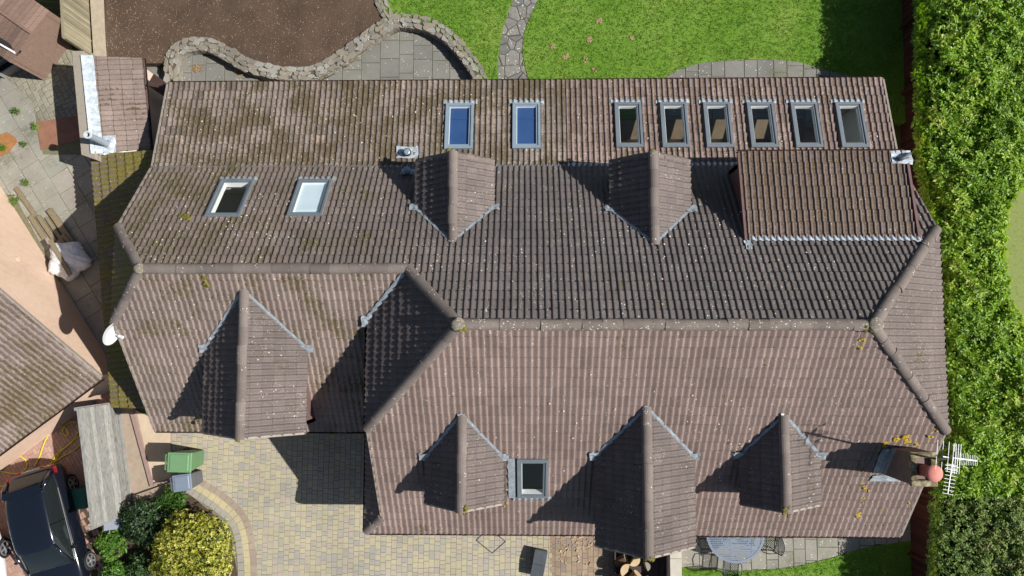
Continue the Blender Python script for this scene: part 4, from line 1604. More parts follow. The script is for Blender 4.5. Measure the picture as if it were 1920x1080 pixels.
def in_bed(R):
    px, py = R.uniform(197, 730), R.uniform(-5, 130)
    p = P(px, py, ZL)
    if not inside(p, bedp):
        return None
    if R.random() > 0.35 + 0.65 * math.exp(-(px - 200) / 90):
        return None
    return p


chips('bark_chips', 1500, in_bed, ZL - 0.035, 0.008, 0.032, M_CHIP, 'pale bark chips strewn over the dark soil bed', 'wood chips', 31)
chips('wood_chips', 90, lambda R: P(R.gauss(1095, 34), 1000 + abs(R.gauss(12, 28))), 0.004, 0.02, 0.11, M_CHIP, 'pale splinters of wood scattered on the brown blocks by the log heap', 'wood chips', 32)
M_LEAF = pave_mat('dead_leaves', [(0, (0.32, 0.17, 0.05)), (0.5, (0.42, 0.27, 0.10)), (1, (0.22, 0.12, 0.05))])
chips('fallen_leaves', 90, lambda R: P(*((R.gauss(368, 7), R.gauss(129, 3.5)) if R.random() < .6 else (R.gauss(450, 6), R.gauss(137, 3)))), 0.008, 0.03, 0.07, M_LEAF, 'small heaps of orange dead leaves on the slab terrace', 'leaves', 33)


# ------------------------------------------------------------------ foliage
def leaf_mat(name, stops, rough=0.38, trans=0.25, spec=0.5):
    n = NT(name)
    col = n.ramp(n.attr('tint'), stops)
    n.set(col, rough, spec)
    tl = n.nt.nodes.new('ShaderNodeBsdfTranslucent')
    n.put(tl.inputs[0], n.mix(1.0, col, (1.5, 1.5, 0.6), 'MULTIPLY'))
    mx = n.nt.nodes.new('ShaderNodeMixShader')
    mx.inputs[0].default_value = trans
    n.put(mx.inputs[1], n.b.outputs[0])
    n.put(mx.inputs[2], tl.outputs[0])
    n.put(n.out.inputs[0], mx.outputs[0])
    return n.mat


def foliage(name, C, N, per, L, W, mat, parent=None, seed=1, up=0.45, tmean=0.5, tvar=0.16, spread=1.0, curl=0.25):
    """leaf rosettes: per leaves round each shoot centre C with axis N; every leaf is a folded blade"""
    r = np.random.default_rng(seed)
    M = len(C)
    C = np.repeat(C, per, 0)
    N = np.repeat(N, per, 0)
    K = len(C)
    a = r.uniform(0, 2 * np.pi, K)
    ref = np.where(np.abs(N[:, 2:3]) < 0.9, np.array([[0, 0, 1.0]]), np.array([[1.0, 0, 0]]))
    X = np.cross(N, ref)
    X /= np.linalg.norm(X, axis=1, keepdims=True)
    Y = np.cross(N, X)
    rad = X * np.cos(a)[:, None] + Y * np.sin(a)[:, None]
    el = r.normal(up, 0.35, K)[:, None]
    D = rad * spread + N * el
    D /= np.linalg.norm(D, axis=1, keepdims=True)
    S = np.cross(D, N)
    S /= np.linalg.norm(S, axis=1, keepdims=True) + 1e-9
    nn = np.cross(S, D)
    ln = (L * r.uniform(0.5, 1.25, K))[:, None]
    wd = (W * r.uniform(0.7, 1.2, K))[:, None]
    C = C + r.normal(0, L * 0.18, (K, 3))
    b = C + D * ln * 0.08
    m = C + D * ln * 0.55
    tip = C + D * ln - nn * ln * curl * r.uniform(0, 1, (K, 1))
    l = m + S * wd * 0.5 + nn * wd * 0.22
    rr = m - S * wd * 0.5 + nn * wd * 0.22
    vs = np.stack([b, l, tip, rr], 1).reshape(-1, 3)
    i = np.arange(K) * 4
    tri = np.stack([np.stack([i, i + 2, i + 1], 1), np.stack([i, i + 3, i + 2], 1)], 1).reshape(-1, 3)
    me = bpy.data.meshes.new(name)
    me.vertices.add(len(vs))
    me.vertices.foreach_set('co', vs.ravel())
    me.loops.add(len(tri) * 3)
    me.loops.foreach_set('vertex_index', tri.ravel())
    me.polygons.add(len(tri))
    me.polygons.foreach_set('loop_start', np.arange(len(tri)) * 3)
    me.update()
    C0 = C[::per]
    patch = 0.10 * np.sin(C0[:, 0] * 1.9 + np.sin(C0[:, 1] * 1.3) * 1.5) * np.sin(C0[:, 1] * 1.6 + 1.0) + 0.07 * np.sin(C0[:, 0] * 5.1 + 2 * np.sin(C0[:, 1] * 3.7)) * np.sin(C0[:, 1] * 4.7)
    shoot = np.repeat(r.normal(tmean, tvar, M) + patch, per)
    tt = np.clip(shoot + r.normal(0, tvar * 0.6, K), 0, 1)
    at = me.attributes.new('tint', 'FLOAT', 'FACE')
    at.data.foreach_set('value', np.repeat(tt, 2))
    me.validate()
    return finish(name, me, mat, parent)


def fbm(x, y, s=1.0, seed=0):
    z = 0
    for k in range(5):
        f = s * 1.9 ** k
        z += math.sin(x * f * 1.3 + seed + k * 1.7 + 1.3 * math.sin(y * f + k)) * math.cos(y * f * 1.1 - seed * 0.7 + k * 2.1 + 1.1 * math.sin(x * f * 0.9)) / 1.6 ** k
    return z * 0.5


M_LAUREL = leaf_mat('laurel_leaf', [(0.0, (0.05, 0.10, 0.012)), (0.35, (0.12, 0.235, 0.018)), (0.6, (0.215, 0.37, 0.028)), (0.85, (0.32, 0.46, 0.05)), (1.0, (0.42, 0.47, 0.10))], 0.42, 0.36, 0.4)
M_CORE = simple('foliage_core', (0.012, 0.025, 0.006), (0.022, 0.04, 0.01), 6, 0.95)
M_BARK = simple('bark', (0.07, 0.05, 0.035), (0.12, 0.09, 0.065), 12, 0.9)


def hedge(label, y0, y1, xl, xr, top, mat, seed, dens, per, L, W, tmean, name='hedge', bumps=0.28, up=0.45):
    """clipped hedge between y0 and y1; xl(y), xr(y), top(x, y)"""
    R = np.random.default_rng(seed)
    rr = random.Random(seed)
    root = empty(name, ((xl((y0 + y1) / 2) + xr((y0 + y1) / 2)) / 2, (y0 + y1) / 2, 0), label, 'hedge')
    C, N = [], []
    area = (y1 - y0) * 3.2
    cnt = int(area * dens)
    for k in range(cnt):
        y = rr.uniform(y0, y1)
        x = rr.uniform(xl(y), xr(y))
        t = (x - xl(y)) / (xr(y) - xl(y))
        edge = min(t, 1 - t) * (xr(y) - xl(y))
        endd = min(y - y0, y1 - y) + 0.25
        rnd = 0.55 * math.exp(-edge / 0.22) + 0.4 * math.exp(-endd / 0.2)
        z = top(x, y) + bumps * fbm(x, y, 1.6, seed) + 0.15 * fbm(x, y, 4.2, seed + 3) - rnd
        depth = abs(rr.gauss(0, 0.16))
        lx = -1 if t < 0.5 else 1
        x -= lx * max(0.0, rnd * math.exp(-edge / 0.3) + depth - 0.1) * 0.55
        nx = lx * math.exp(-edge / 0.25) * 0.9
        C.append((x, y, z - depth))
        n_ = V((nx + rr.gauss(0, .35), rr.gauss(0, .35), 1)).normalized()
        N.append(tuple(n_))
    # side faces
    hs = int((y1 - y0) * 1.0 * dens * 0.7)
    for k in range(hs):
        for side in (-1, 1):
            y = rr.uniform(y0, y1)
            zt = top(xl(y), y) - 0.3
            dn = min(0.75, abs(rr.gauss(0, 0.35)))
            z = zt - dn
            x = (xl(y) if side < 0 else xr(y)) + side * (0.05 * fbm(y, z, 3, seed) + rr.gauss(-0.05, 0.06) - dn * 0.55)
            C.append((x, y, z))
            N.append(tuple(V((side, rr.gauss(0, .4), 0.6)).normalized()))
    foliage('foliage', np.array(C), np.array(N), per, L, W, mat, root, seed, up=up, tmean=tmean)
    # dark inside, woody stems
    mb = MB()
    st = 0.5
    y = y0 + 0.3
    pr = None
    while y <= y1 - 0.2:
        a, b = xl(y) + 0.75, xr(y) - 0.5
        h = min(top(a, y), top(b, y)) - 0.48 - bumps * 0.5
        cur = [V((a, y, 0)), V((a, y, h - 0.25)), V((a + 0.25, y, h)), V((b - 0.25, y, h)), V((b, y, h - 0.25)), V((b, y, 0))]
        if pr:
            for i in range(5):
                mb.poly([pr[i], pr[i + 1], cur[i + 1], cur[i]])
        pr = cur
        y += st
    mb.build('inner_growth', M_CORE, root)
    for k in range(int((y1 - y0) / 1.6)):
        yy = y0 + 0.8 + k * 1.6
        c = (xl(yy) + xr(yy)) / 2
        mb = MB()
        mb.tube([(c, yy, 0), (c + 0.05, yy + 0.1, 0.7), (c - 0.1, yy, 1.4)], 0.06, 8, radii=[0.08, 0.06, 0.04])
        mb.build('stem', M_BARK, root)
    return root


def interp(tab):
    def f(y):
        for (ya, va), (yb, vb) in zip(tab, tab[1:]):
            if ya <= y <= yb or (ya >= y >= yb):
                return va + (vb - va) * (y - ya) / (yb - ya)
        return tab[0][1] if abs(y - tab[0][0]) < abs(y - tab[-1][0]) else tab[-1][1]
    return f


ht = 2.45
tabl = [(P(0, py, ht).y, P(px, py, ht).x) for px, py in ((1737, -60), (1737, 100), (1738, 300), (1760, 400), (1772, 560), (1778, 700), (1782, 800), (1775, 930))]
tabr = [(P(0, py, ht).y, P(px, py, ht).x) for px, py in ((1990, -60), (1985, 200), (1945, 330), (1908, 400), (1903, 480), (1914, 560), (1945, 620), (1985, 760), (1990, 930))]
xl_, xr_ = interp(tabl), interp(tabr)
yh0, yh1 = P(0, 925, ht).y, P(0, -60, ht).y
hedge('tall bright green laurel hedge along the right hand boundary behind the fence', yh0, yh1, xl_, xr_, lambda x, y: ht - 0.05, M_LAUREL, 5, 190, 9, 0.135, 0.06, 0.62, up=0.3)
M_DULL = leaf_mat('shrub_leaf_dull', [(0.0, (0.06, 0.11, 0.022)), (0.35, (0.14, 0.235, 0.045)), (0.6, (0.20, 0.29, 0.065)), (0.85, (0.26, 0.29, 0.095)), (1.0, (0.30, 0.25, 0.12))], 0.5, 0.3, 0.35)
h2 = 1.9
xl2 = interp([(P(0, py, h2).y, P(px, py, h2).x) for px, py in ((1772, 880), (1762, 960), (1758, 1040), (1755, 1150))])
xr2 = lambda y: 15.2
hedge('duller olive green hedge in the lower right corner, lower than the laurel', P(0, 1170, h2).y, P(0, 905, h2).y, xl2, xr2, lambda x, y: h2 + 0.12 * math.sin(x * 2), M_DULL, 9, 380, 9, 0.075, 0.042, 0.55, bumps=0.14, up=0.2)
# pale meadow strip beyond the hedge
M_PALE = simple('dry_grass', (0.13, 0.20, 0.045), (0.22, 0.25, 0.08), 7, 0.95, c3=(0.10, 0.19, 0.035), bump=0.6)
sheet('meadow', [(12.3, 14), (30, 14), (30, -4.6), (12.3, -4.6)], 0.01, M_PALE)


# boundary fence in front of the hedge
def fence(name, a, b, z0, h, mat, label, board=0.1, horizontal=False, post_gap=1.85, seed=1, parts=True, lean=0.0, face=1):
    a, b = V((a[0], a[1], 0)), V((b[0], b[1], 0))
    d = (b - a).normalized()
    L = (b - a).length
    nrm = V((d.y, -d.x, 0)) * face
    root = empty(name, tuple((a + b) / 2 + V((0, 0, z0))), label, 'fence')
    R = random.Random(seed)
    mb = MB()
    if not horizontal:
        s_ = 0
        while s_ < L - 0.02:
            wv = min(board * R.uniform(0.92, 1.06), L - s_)
            o_ = nrm * (0.006 if int(s_ / board) % 2 else 0.014)
            p, q = a + d * s_ + o_, a + d * (s_ + wv - 0.004) + o_
            hh = h + R.uniform(-0.012, 0.012)
            mb.hexa([p + V((0, 0, z0 + 0.03)), q + V((0, 0, z0 + 0.03)), q + nrm * 0.016 + V((0, 0, z0 + 0.03)), p + nrm * 0.016 + V((0, 0, z0 + 0.03))], [p + V((0, 0, z0 + hh)), q + V((0, 0, z0 + hh)), q + nrm * 0.016 + V((0, 0, z0 + hh)), p + nrm * 0.016 + V((0, 0, z0 + hh))], t=R.random())
            s_ += wv
    else:
        z = z0 + 0.04
        while z < z0 + h - 0.03:
            wv = board * R.uniform(0.92, 1.06)
            s_ = 0
            while s_ < L - 0.01:
                l_ = L - s_
                p, q = a + d * s_, a + d * (s_ + l_ - 0.006)
                tilt = nrm * 0.022
                mb.hexa([p + V((0, 0, z)) + tilt, q + V((0, 0, z)) + tilt, q + V((0, 0, z)) + tilt + nrm * 0.015, p + V((0, 0, z)) + tilt + nrm * 0.015], [p + V((0, 0, z + wv)), q + V((0, 0, z + wv)), q + V((0, 0, z + wv)) + nrm * 0.012, p + V((0, 0, z + wv)) + nrm * 0.012], t=R.random())
                s_ += l_
            z += wv * 0.985
    mb.build('board_panel', mat, root)
    k = int(L / post_gap)
    for i in range(k + 1):
        p = a + d * (L * i / max(1, k)) - nrm * 0.05
        m2 = MB()
        m2.box(p + V((0, 0, z0 + (h + 0.05) / 2)), (0.09, 0.09, h + 0.05), math.atan2(d.y, d.x))
        m2.build('post', mat, root)
    m2 = MB()
    m2.bar(a + V((0, 0, z0 + h + 0.025)), b + V((0, 0, z0 + h + 0.025)), 0.07, 0.03)
    m2.build('capping_rail', mat, root)
    m2 = MB()
    m2.bar(a + nrm * 0.045 + V((0, 0, z0 + 0.08)), b + nrm * 0.045 + V((0, 0, z0 + 0.08)), 0.035, 0.16)
    m2.build('gravel_board', mat, root)
    return root


def board_mat(name, a, b, c, vec, rough=0.8, knots=False):
    n = NT(name)
    col = n.ramp(n.noise(5, 6, 0.7, n.mapping(vec)), [(0.3, a), (0.5, b), (0.72, c)])
    k = n.math('MULTIPLY_ADD', n.attr('tint'), 0.5)
    n.nt.nodes[-1].inputs[2].default_value = 0.75
    col = n.mix(1.0, col, k, 'MULTIPLY')
    if knots:
        col = n.mix(n.math('MULTIPLY', n.step(n.noise(5, 6, 0.8, n.mapping((1.6, 0.7, 1.6))), 0.56, 0.66), 0.75), col, (0.07, 0.065, 0.055))
    n.bump(n.noise(14, 5, 0.7, n.mapping(vec)), 0.4, 0.01)
    return n.set(col, rough, 0.2)


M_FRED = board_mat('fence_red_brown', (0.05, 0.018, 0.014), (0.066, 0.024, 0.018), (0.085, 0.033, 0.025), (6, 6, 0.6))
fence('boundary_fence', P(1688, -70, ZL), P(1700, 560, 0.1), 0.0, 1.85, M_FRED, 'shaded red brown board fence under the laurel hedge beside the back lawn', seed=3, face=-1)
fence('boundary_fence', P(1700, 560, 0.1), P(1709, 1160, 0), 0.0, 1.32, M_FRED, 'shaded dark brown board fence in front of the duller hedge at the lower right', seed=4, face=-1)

# lower right garden
M_SLAB2 = pave_mat('patio_slabs', [(0, (0.24, 0.235, 0.195)), (0.5, (0.29, 0.28, 0.235)), (1, (0.265, 0.255, 0.215))], stain=0.7, moss=0.35, speck=0.7)
pat = [P(1277, 940), P(1720, 940), P(1720, 1018), P(1640, 1022), P(1560, 1048), P(1480, 1066), P(1380, 1075), P(1277, 1068)]
sheet('patio_bed', [P(1277, 900), P(1720, 900), P(1720, 1100), P(1277, 1100)], -0.006, simple('patio_joint', (0.07, 0.07, 0.045), (0.12, 0.12, 0.06), 9, 0.95))
pave('patio', pat, 0.006, M_SLAB2, 0.0, (0.35, 0.45, 0.55, 0.62), (0.28, 0.4, 0.55, 0.62), 0.014, 16, 0.006, rel=0.006)
flawn = spline([P(x, y, 0.02) for x, y in ((1277, 1064), (1330, 1068), (1400, 1070), (1480, 1064), (1560, 1046), (1620, 1028), (1720, 1012))], 6) + [P(1720, 1180), P(1277, 1180)]
sheet('lawn', flawn, 0.022, M_LAWN, 0.06)
sheet('side_path', [P(1640, 700), P(1720, 700), P(1720, 1012), P(1640, 1030)], -0.002, simple('side_gravel', (0.06, 0.045, 0.04), (0.10, 0.08, 0.07), 20, 0.95))


def grass(name, regions, cnt, seed, avoid=()):
    r = random.Random(seed)
    C, N = [], []
    for reg, z, k in regions:
        xs, ys_ = [p[0] for p in reg], [p[1] for p in reg]
        i = 0
        while i < k:
            p = (r.uniform(min(xs), max(xs)), r.uniform(min(ys_), max(ys_)))
            if not inside(p, reg) or any(inside(p, a) for a in avoid):
                i += 0.2
                continue
            i += 1
            C.append((p[0], p[1], z))
            N.append((r.gauss(0, .15), r.gauss(0, .15), 1))
    return C, N


M_GRASS = leaf_mat('grass_blade', [(0.0, (0.14, 0.265, 0.026)), (0.4, (0.17, 0.325, 0.036)), (0.7, (0.22, 0.36, 0.052)), (1.0, (0.31, 0.38, 0.10))], 0.6, 0.35, 0.2)
gl_e = [p for p in lawnE if p[1] > 6.5] + []
gC, gN = grass('grass', [([(p[0], p[1]) for p in lawnE], ZL, 15000), ([(p[0], p[1]) for p in lawnW], ZL, 4500), ([(p[0], p[1]) for p in flawn], 0.022, 4500)], 0, 41, avoid=([(p[0], p[1]) for p in stp],))
g_ = foliage('grass', np.array(gC), np.array(gN), 5, 0.055, 0.012, M_GRASS, None, 42, up=0.9, tmean=0.45, tvar=0.17, curl=0.3)
tag(g_, 'short green grass of the lawns', 'grass', kind='stuff')
# worm casts / bare spots on the lawn
mb = MB()
for px, py in ((1122, 38), (1106, 72), (1184, 71), (1096, 112), (1113, 130), (1060, 105), (1035, 88)):
    for k in range(5):
        splat(mb, P(px + rng.uniform(-4, 4), py + rng.uniform(-5, 5), ZL + 0.012), V((0, 0, 1)), rng.uniform(0.03, 0.08), 0.012)
tag(mb.build('bare_spots', simple('dry_soil', (0.22, 0.15, 0.08), (0.34, 0.25, 0.15), 18, 0.95)), 'small bare sandy spots in the back lawn', 'soil', kind='stuff')


# shrubs in the planting bed
def shrub(label, c, rad, h, mat, seed, cnt, per, L, W, tmean, name='shrub', lobes=7, tvar=0.16, up=0.5):
    rr = random.Random(seed)
    gz = AG if name == 'weed' else 0.0
    root = empty(name, (c[0], c[1], gz), label, 'shrub')
    lob = [(0, 0, h * 0.5, 1.0)]
    for i in range(lobes):
        a = 2 * math.pi * i / lobes + rr.uniform(-.3, .3)
        lob.append((math.cos(a) * rad * rr.uniform(0.42, 0.6), math.sin(a) * rad * rr.uniform(0.42, 0.6), h * rr.uniform(0.36, 0.66), rr.uniform(0.36, 0.66)))
    C, N = [], []
    for k in range(cnt):
        lx, ly, lz, s_ = rr.choice(lob)
        v = V((rr.gauss(0, 1), rr.gauss(0, 1), rr.gauss(0.45, 1))).normalized()
        q = 1.02 - abs(rr.gauss(0, 0.17))
        p = V((lx, ly, lz)) + V((v.x * rad * s_, v.y * rad * s_, v.z * h * 0.5 * s_)) * q * (1 + 0.12 * fbm(v.x * 3 + lx, v.y * 3 + ly, 2, seed))
        if p.z < 0.06 and not gz:
            continue
        C.append((c[0] + p.x, c[1] + p.y, p.z + gz))
        N.append(tuple((v + V((rr.gauss(0, .3), rr.gauss(0, .3), 0.5))).normalized()))
    foliage('foliage', np.array(C), np.array(N), per, L, W, mat, root, seed, up=up, tmean=tmean, tvar=tvar)
    mb = MB()
    for i in range(6):
        a = rr.uniform(0, 6.28)
        e_ = V((c[0] + math.cos(a) * rad * 0.55, c[1] + math.sin(a) * rad * 0.55, gz + h * 0.65))
        mb.tube([(c[0], c[1], gz - 0.02), tuple(V((c[0], c[1], gz)).lerp(e_, 0.5) + V((0, 0, h * 0.15))), tuple(e_)], 0.02, 6, radii=[0.03, 0.02, 0.01])
    mb.build('stem', M_BARK, root)
    return root


sheet('planting_bed', [P(150, 955), P(262, 935), P(335, 905), P(360, 930), P(430, 990), P(447, 1085), P(450, 1200), P(150, 1200)], 0.004, M_EARTH)
M_GOLD = leaf_mat('golden_leaf', [(0.0, (0.06, 0.09, 0.01)), (0.3, (0.19, 0.22, 0.02)), (0.6, (0.38, 0.38, 0.05)), (1.0, (0.56, 0.54, 0.13))], 0.42, 0.25)
M_GRN = leaf_mat('green_leaf', [(0.0, (0.02, 0.06, 0.01)), (0.4, (0.055, 0.14, 0.016)), (0.7, (0.10, 0.22, 0.022)), (1.0, (0.18, 0.29, 0.04))], 0.42, 0.3)
M_DKG = leaf_mat('dark_leaf', [(0.0, (0.008, 0.022, 0.006)), (0.5, (0.018, 0.045, 0.010)), (1.0, (0.05, 0.11, 0.02))], 0.5, 0.2)
shrub('large rounded golden yellow shrub in the bed beside the buff driveway', P(360, 1036, 0.8), 1.22, 1.5, M_GOLD, 61, 2900, 8, 0.075, 0.04, 0.52, 'golden_shrub', 13, tvar=0.22)
shrub('small bright green bush below the grey panel, left of the dark shrub', P(206, 1020, 0.4), 0.42, 0.7, M_GRN, 62, 420, 8, 0.10, 0.055, 0.6, 'green_bush', 5)
shrub('dark green shrub in shade between the board fence and the golden shrub', P(272, 980, 0.5), 0.68, 0.95, M_DKG, 63, 800, 8, 0.09, 0.05, 0.45, 'dark_shrub', 7)
shrub('feathery green fern at the foot of the grey bin', P(322, 938, 0.3), 0.36, 0.5, M_GRN, 64, 240, 9, 0.16, 0.03, 0.4, 'fern', 4, up=0.2)
shrub('leafy green plant beside the front wheel at the bottom edge', P(216, 1078, 0.3), 0.42, 0.55, M_GRN, 65, 320, 8, 0.11, 0.05, 0.5, 'leafy_plant', 5)
shrub('mid green shrub tucked behind the golden shrub at the bottom edge', P(262, 1062, 0.3), 0.4, 0.6, M_DKG, 66, 260, 8, 0.09, 0.05, 0.7, 'dark_shrub', 5)
# weeds in the alley joints
for i, (px, py, r_) in enumerate(((30, 210, .10), (45, 272, .06), (28, 375, .16), (48, 342, .08), (7, 278, .07), (66, 237, .06))):
    shrub(['green weed by the alley cobbles, the uppermost', 'tiny weed in a joint right of the rusty plate', 'bright green weed against the pink wall', 'small grassy weed on a flag joint above the pink wall', 'weed growing through the orange plate', 'tiny weed at the corner of the rusty sheet'][i], P(px, py, AG + 0.03), r_, 0.1, M_GRN, 70 + i, 14, 7, 0.09, 0.025, 0.75, 'weed', 3)
# ------------------------------------------------------------------ neighbour's house
f0, f1 = P(0, 348, AG), P(128, 552, AG)
wd_ = (f1 - f0).normalized()          # along the gable wall, down the picture
wn_ = V((-wd_.y, wd_.x, 0))
if wn_.x < 0:
    wn_ = -wn_
WPL = (f0, wn_)                        # face of the gable wall, looking at the alley


def on_wall(px, py, h=0.0):
    return PP(px, py, (f0 + wn_ * h, wn_))


ov = 0.12
e_lo = PP(190, 706, (f0 + wn_ * ov, wn_))
e_hi = PP(-4, 541, (f0 + wn_ * ov, wn_))
# a point of the eaves line seen at the left edge, same height as the corner
e_fr = P(0, 846, e_lo.z)
edir = (e_fr - e_lo)
edir = V((edir.x, edir.y, 0))
vdir = (e_hi - e_lo)
far = 9.0
en = edir.normalized()
vn = vdir.normalized()
nb = empty('house', tuple(e_lo + en * 3 - wn_ * 2 - V((0, 0, e_lo.z))), 'neighbouring house with pink rendered gable wall and mossy tiled roof', 'house')
up_len = 4.3
A_, B_ = e_lo, e_lo + en * far
C_, D_ = e_lo + vn * up_len + en * far, e_lo + vn * up_len
tiles('roof_slope', [[A_, B_, C_, D_]], M_NB, nb, 201, gauge=0.33)
hz = V((vn.x, vn.y, 0)).normalized()
rise = vn.z / math.hypot(vn.x, vn.y)
top = D_
G_ = D_ + hz * up_len - V((0, 0, rise * up_len))
tiles('roof_slope', [[D_, C_, C_ + (G_ - D_), G_]], M_NB, nb, 203, gauge=0.33)
ridge_run(MB(), D_ + V((0, 0, .05)), C_ + V((0, 0, .05))).build('ridge_tiles', M_HIP, nb)
mb = MB()
mb.bar(A_ - V((0, 0, .02)), D_ - V((0, 0, .02)), 0.05, 0.1)
mb.bar(D_ - V((0, 0, .02)), G_ - V((0, 0, .02)), 0.05, 0.1)
mb.build('verge', M_MORTAR, nb)
gutter(A_, B_, M_GUTTER, out=V((-hz.x * 0.06, -hz.y * 0.06, 0)))
n = NT('pink_render')
col = n.ramp(n.noise(0.9, 6, 0.6), [(0.3, (0.60, 0.44, 0.33)), (0.7, (0.68, 0.51, 0.39))])
col = n.mix(1.0, col, n.ramp(n.noise(7, 6, 0.7), [(0.3, grey(0.92)), (0.7, grey(1.06))]), 'MULTIPLY')
col = n.mix(n.math('MULTIPLY', n.step(n.noise(2.2, 6, 0.75, n.mapping((1, 1, 0.25))), 0.52, 0.72), 0.35), col, (0.45, 0.34, 0.26))
n.bump(n.noise(40, 5, 0.75), 0.9, 0.02)
M_PINK = n.set(col, 0.95, 0.15)
mb = MB()


def gable_pt(q, dz):
    """drop a roof point back on the wall face"""
    d = (q - f0).dot(wn_)
    return V((q.x - wn_.x * d, q.y - wn_.y * d, q.z - dz))


ga, gd, gg = gable_pt(A_ + vn * 0.15, 0.14), gable_pt(D_, 0.06), gable_pt(G_ - hz * 0.15 + V((0, 0, rise * 0.15)), 0.14)
wp = [V((ga.x, ga.y, -0.02)), V((gg.x, gg.y, -0.02)), gg, gd, ga]
mb.hexa(wp, [p - wn_ * 0.22 for p in wp])
i0 = ga - wn_ * 0.22
s1 = [V((ga.x, ga.y, -0.02)) - wn_ * 0.22, V((ga.x, ga.y, -0.02)) + en * (far - 0.3) - wn_ * 0.0, ga + en * (far - 0.3), ga - wn_ * 0.22]
mb.hexa(s1, [p + hz * 0.22 for p in s1])
mb.build('wall', M_PINK, nb)
vp = on_wall(33, 486, 0.0)
mb = MB()
mb.lathe(vp + wn_ * 0.004, [(0.085, 0), (0.085, 0.02), (0.06, 0.03), (0.06, 0.012)], 18, axis=wn_)
mb.build('wall_vent', M_PINK, nb)

# ------------------------------------------------------------------ outhouse, parapet and flue (upper left)
zc_ = 2.34
q0, q1 = P(134, 95, zc_), P(172, 93, zc_)
q2, q3 = P(182, 300, zc_), P(152, 290, zc_)
oh = empty('outhouse', tuple((q0 + q3) / 2 - V((0, 0, zc_)) + V((1.2, 0, 0))), 'small tiled outhouse with a concrete parapet and tall grey flue', 'outhouse')
M_CONC = simple('concrete_weathered', (0.21, 0.185, 0.15), (0.30, 0.265, 0.215), 9, 0.95, bump=0.5, c3=(0.25, 0.235, 0.19))
mb = MB()
wq = [q0, P(157, 95, zc_), P(181, 300, zc_), q3]
mb.hexa([V((p.x, p.y, -0.01)) for p in wq], wq)
mb.build('parapet', M_CONC, oh, bevel=0.015)
zt0, zt1 = 2.26, 1.85
r0, r1 = P(157, 106, zt0) + V((0.02, 0, 0)), P(176, 290, zt0) + V((0.02, 0, 0))
g1, g0 = P(280, 280, zt1), P(266, 109, zt1)
tiles('roof_slope', [[V(r0), V(r1), V(g1), V(g0)]], M_OUT, oh, 211, gauge=0.3)
mb = MB()
sO = Slope([[V(r0), V(r1), V(g1), V(r0) + (V(g1) - V(r1))]])
for i in range(1):
    a, b = V(r0), V(r1)
    d = (b - a).normalized()
    x = (V(g1) - V(r1)).normalized()
    k = 26
    prev = None
    for j in range(k + 1):
        p = a + d * ((b - a).length * j / k)
        jn = rng.uniform(-0.012, 0.012)
        hh = 0.062 + 0.006 * math.sin(j * 2.1)
        cur = [p + V((-0.03, 0, 0.13)), p + x * 0.05 + sO.n * (hh + 0.03), p + x * (0.24 + jn) + sO.n * (hh + 0.004)]
        if prev:
            mb.poly([prev[0], prev[1], cur[1], cur[0]])
            mb.poly([prev[1], prev[2], cur[2], cur[1]])
        prev = cur
mb.build('lead_flashing', M_LEADW, oh, smooth=True)
mb = MB()
ge0, ge1 = V(g0), V(g1)
for (a, b, t0, t1) in ((V((r0.x + 0.2, r0.y - 0.12, 0)), V((ge0.x - 0.15, ge0.y - 0.12, 0)), zt0 - 0.1, zt1 - 0.05),):
    mb.hexa([a, b, b + V((0, -0.2, 0)), a + V((0, -0.2, 0))], [a + V((0, 0, t0)), b + V((0, 0, t1)), b + V((0, -0.2, t1)), a + V((0, -0.2, t0))])
a, b = V((ge0.x - 0.15, ge0.y - 0.2, 0)), V((ge1.x - 0.15, ge1.y, 0))
mb.hexa([a, b, b + V((-0.2, 0, 0)), a + V((-0.2, 0, 0))], [a + V((0, 0, zt1 - .04)), b + V((0, 0, zt1 - .04)), b + V((-0.2, 0, zt1 - .04)), a + V((-0.2, 0, zt1 - .04))])
mb.build('wall', M_WALL, oh)
gutter(ge0, ge1, M_GUTTER, r=0.05, out=V((0.05, 0, 0)))
fb = PP(205, 272, sO.pl)
fl = MB()
ft = P(169, 256, fb.z + 1.0)
fl.tube([fb - V((0, 0, 0.1)), V((fb.x, fb.y, ft.z))], 0.085, 20, cap=False)
ring = V((fb.x, fb.y, ft.z))
M_FLUE = simple('flue_grey', (0.27, 0.33, 0.38), (0.33, 0.39, 0.44), 5, 0.4, 0.5, 0.2)
fo = fl.build('flue', M_FLUE, oh, smooth=True)
mb = MB()
mb.lathe(ring - V((0, 0, 0.03)), [(0.088, 0), (0.105, 0.0), (0.105, 0.05), (0.07, 0.05), (0.07, -0.3)], 20, capb=False, capt=False)
mb.build('flue_rim', simple('flue_rim', (0.45, 0.5, 0.53), (0.55, 0.6, 0.62), 6, 0.4), fo)
mb = MB()
mb.lathe(ring - V((0, 0, 0.28)), [(0.001, 0), (0.07, 0.001)], 16)
mb.build('flue_inside', M_RUBBER, fo)
mb = MB()
lead_patch(mb, fb, sO.n, sO.v * -1, (0.38, 0.5))
lead_patch(mb, fb + V((-0.1, -0.1, 0.02)), sO.n, sO.v * -1, (0.3, 0.4))
mb.build('lead_slate', M_LEADW, fo)
mb = MB()
mb.lathe(fb + V((0, 0, 0.02)), [(0.17, 0), (0.10, 0.09), (0.09, 0.1)], 18, capb=False, capt=False)
mb.build('flue_collar', M_LEADW, fo)
# brown post box like gutter hopper and dark passage door between outhouse and house
mb = MB()
qh = [P(288, 138, 1.9), P(311, 156, 1.9), P(305, 166, 1.9), P(276, 160, 1.9)]
mb.hexa([V((p.x, p.y, 0)) for p in qh], qh)
o = mb.build('passage_gate', M_GUTTER)
tag(o, 'small dark brown boarded gate end between the outhouse and the main house', 'gate')

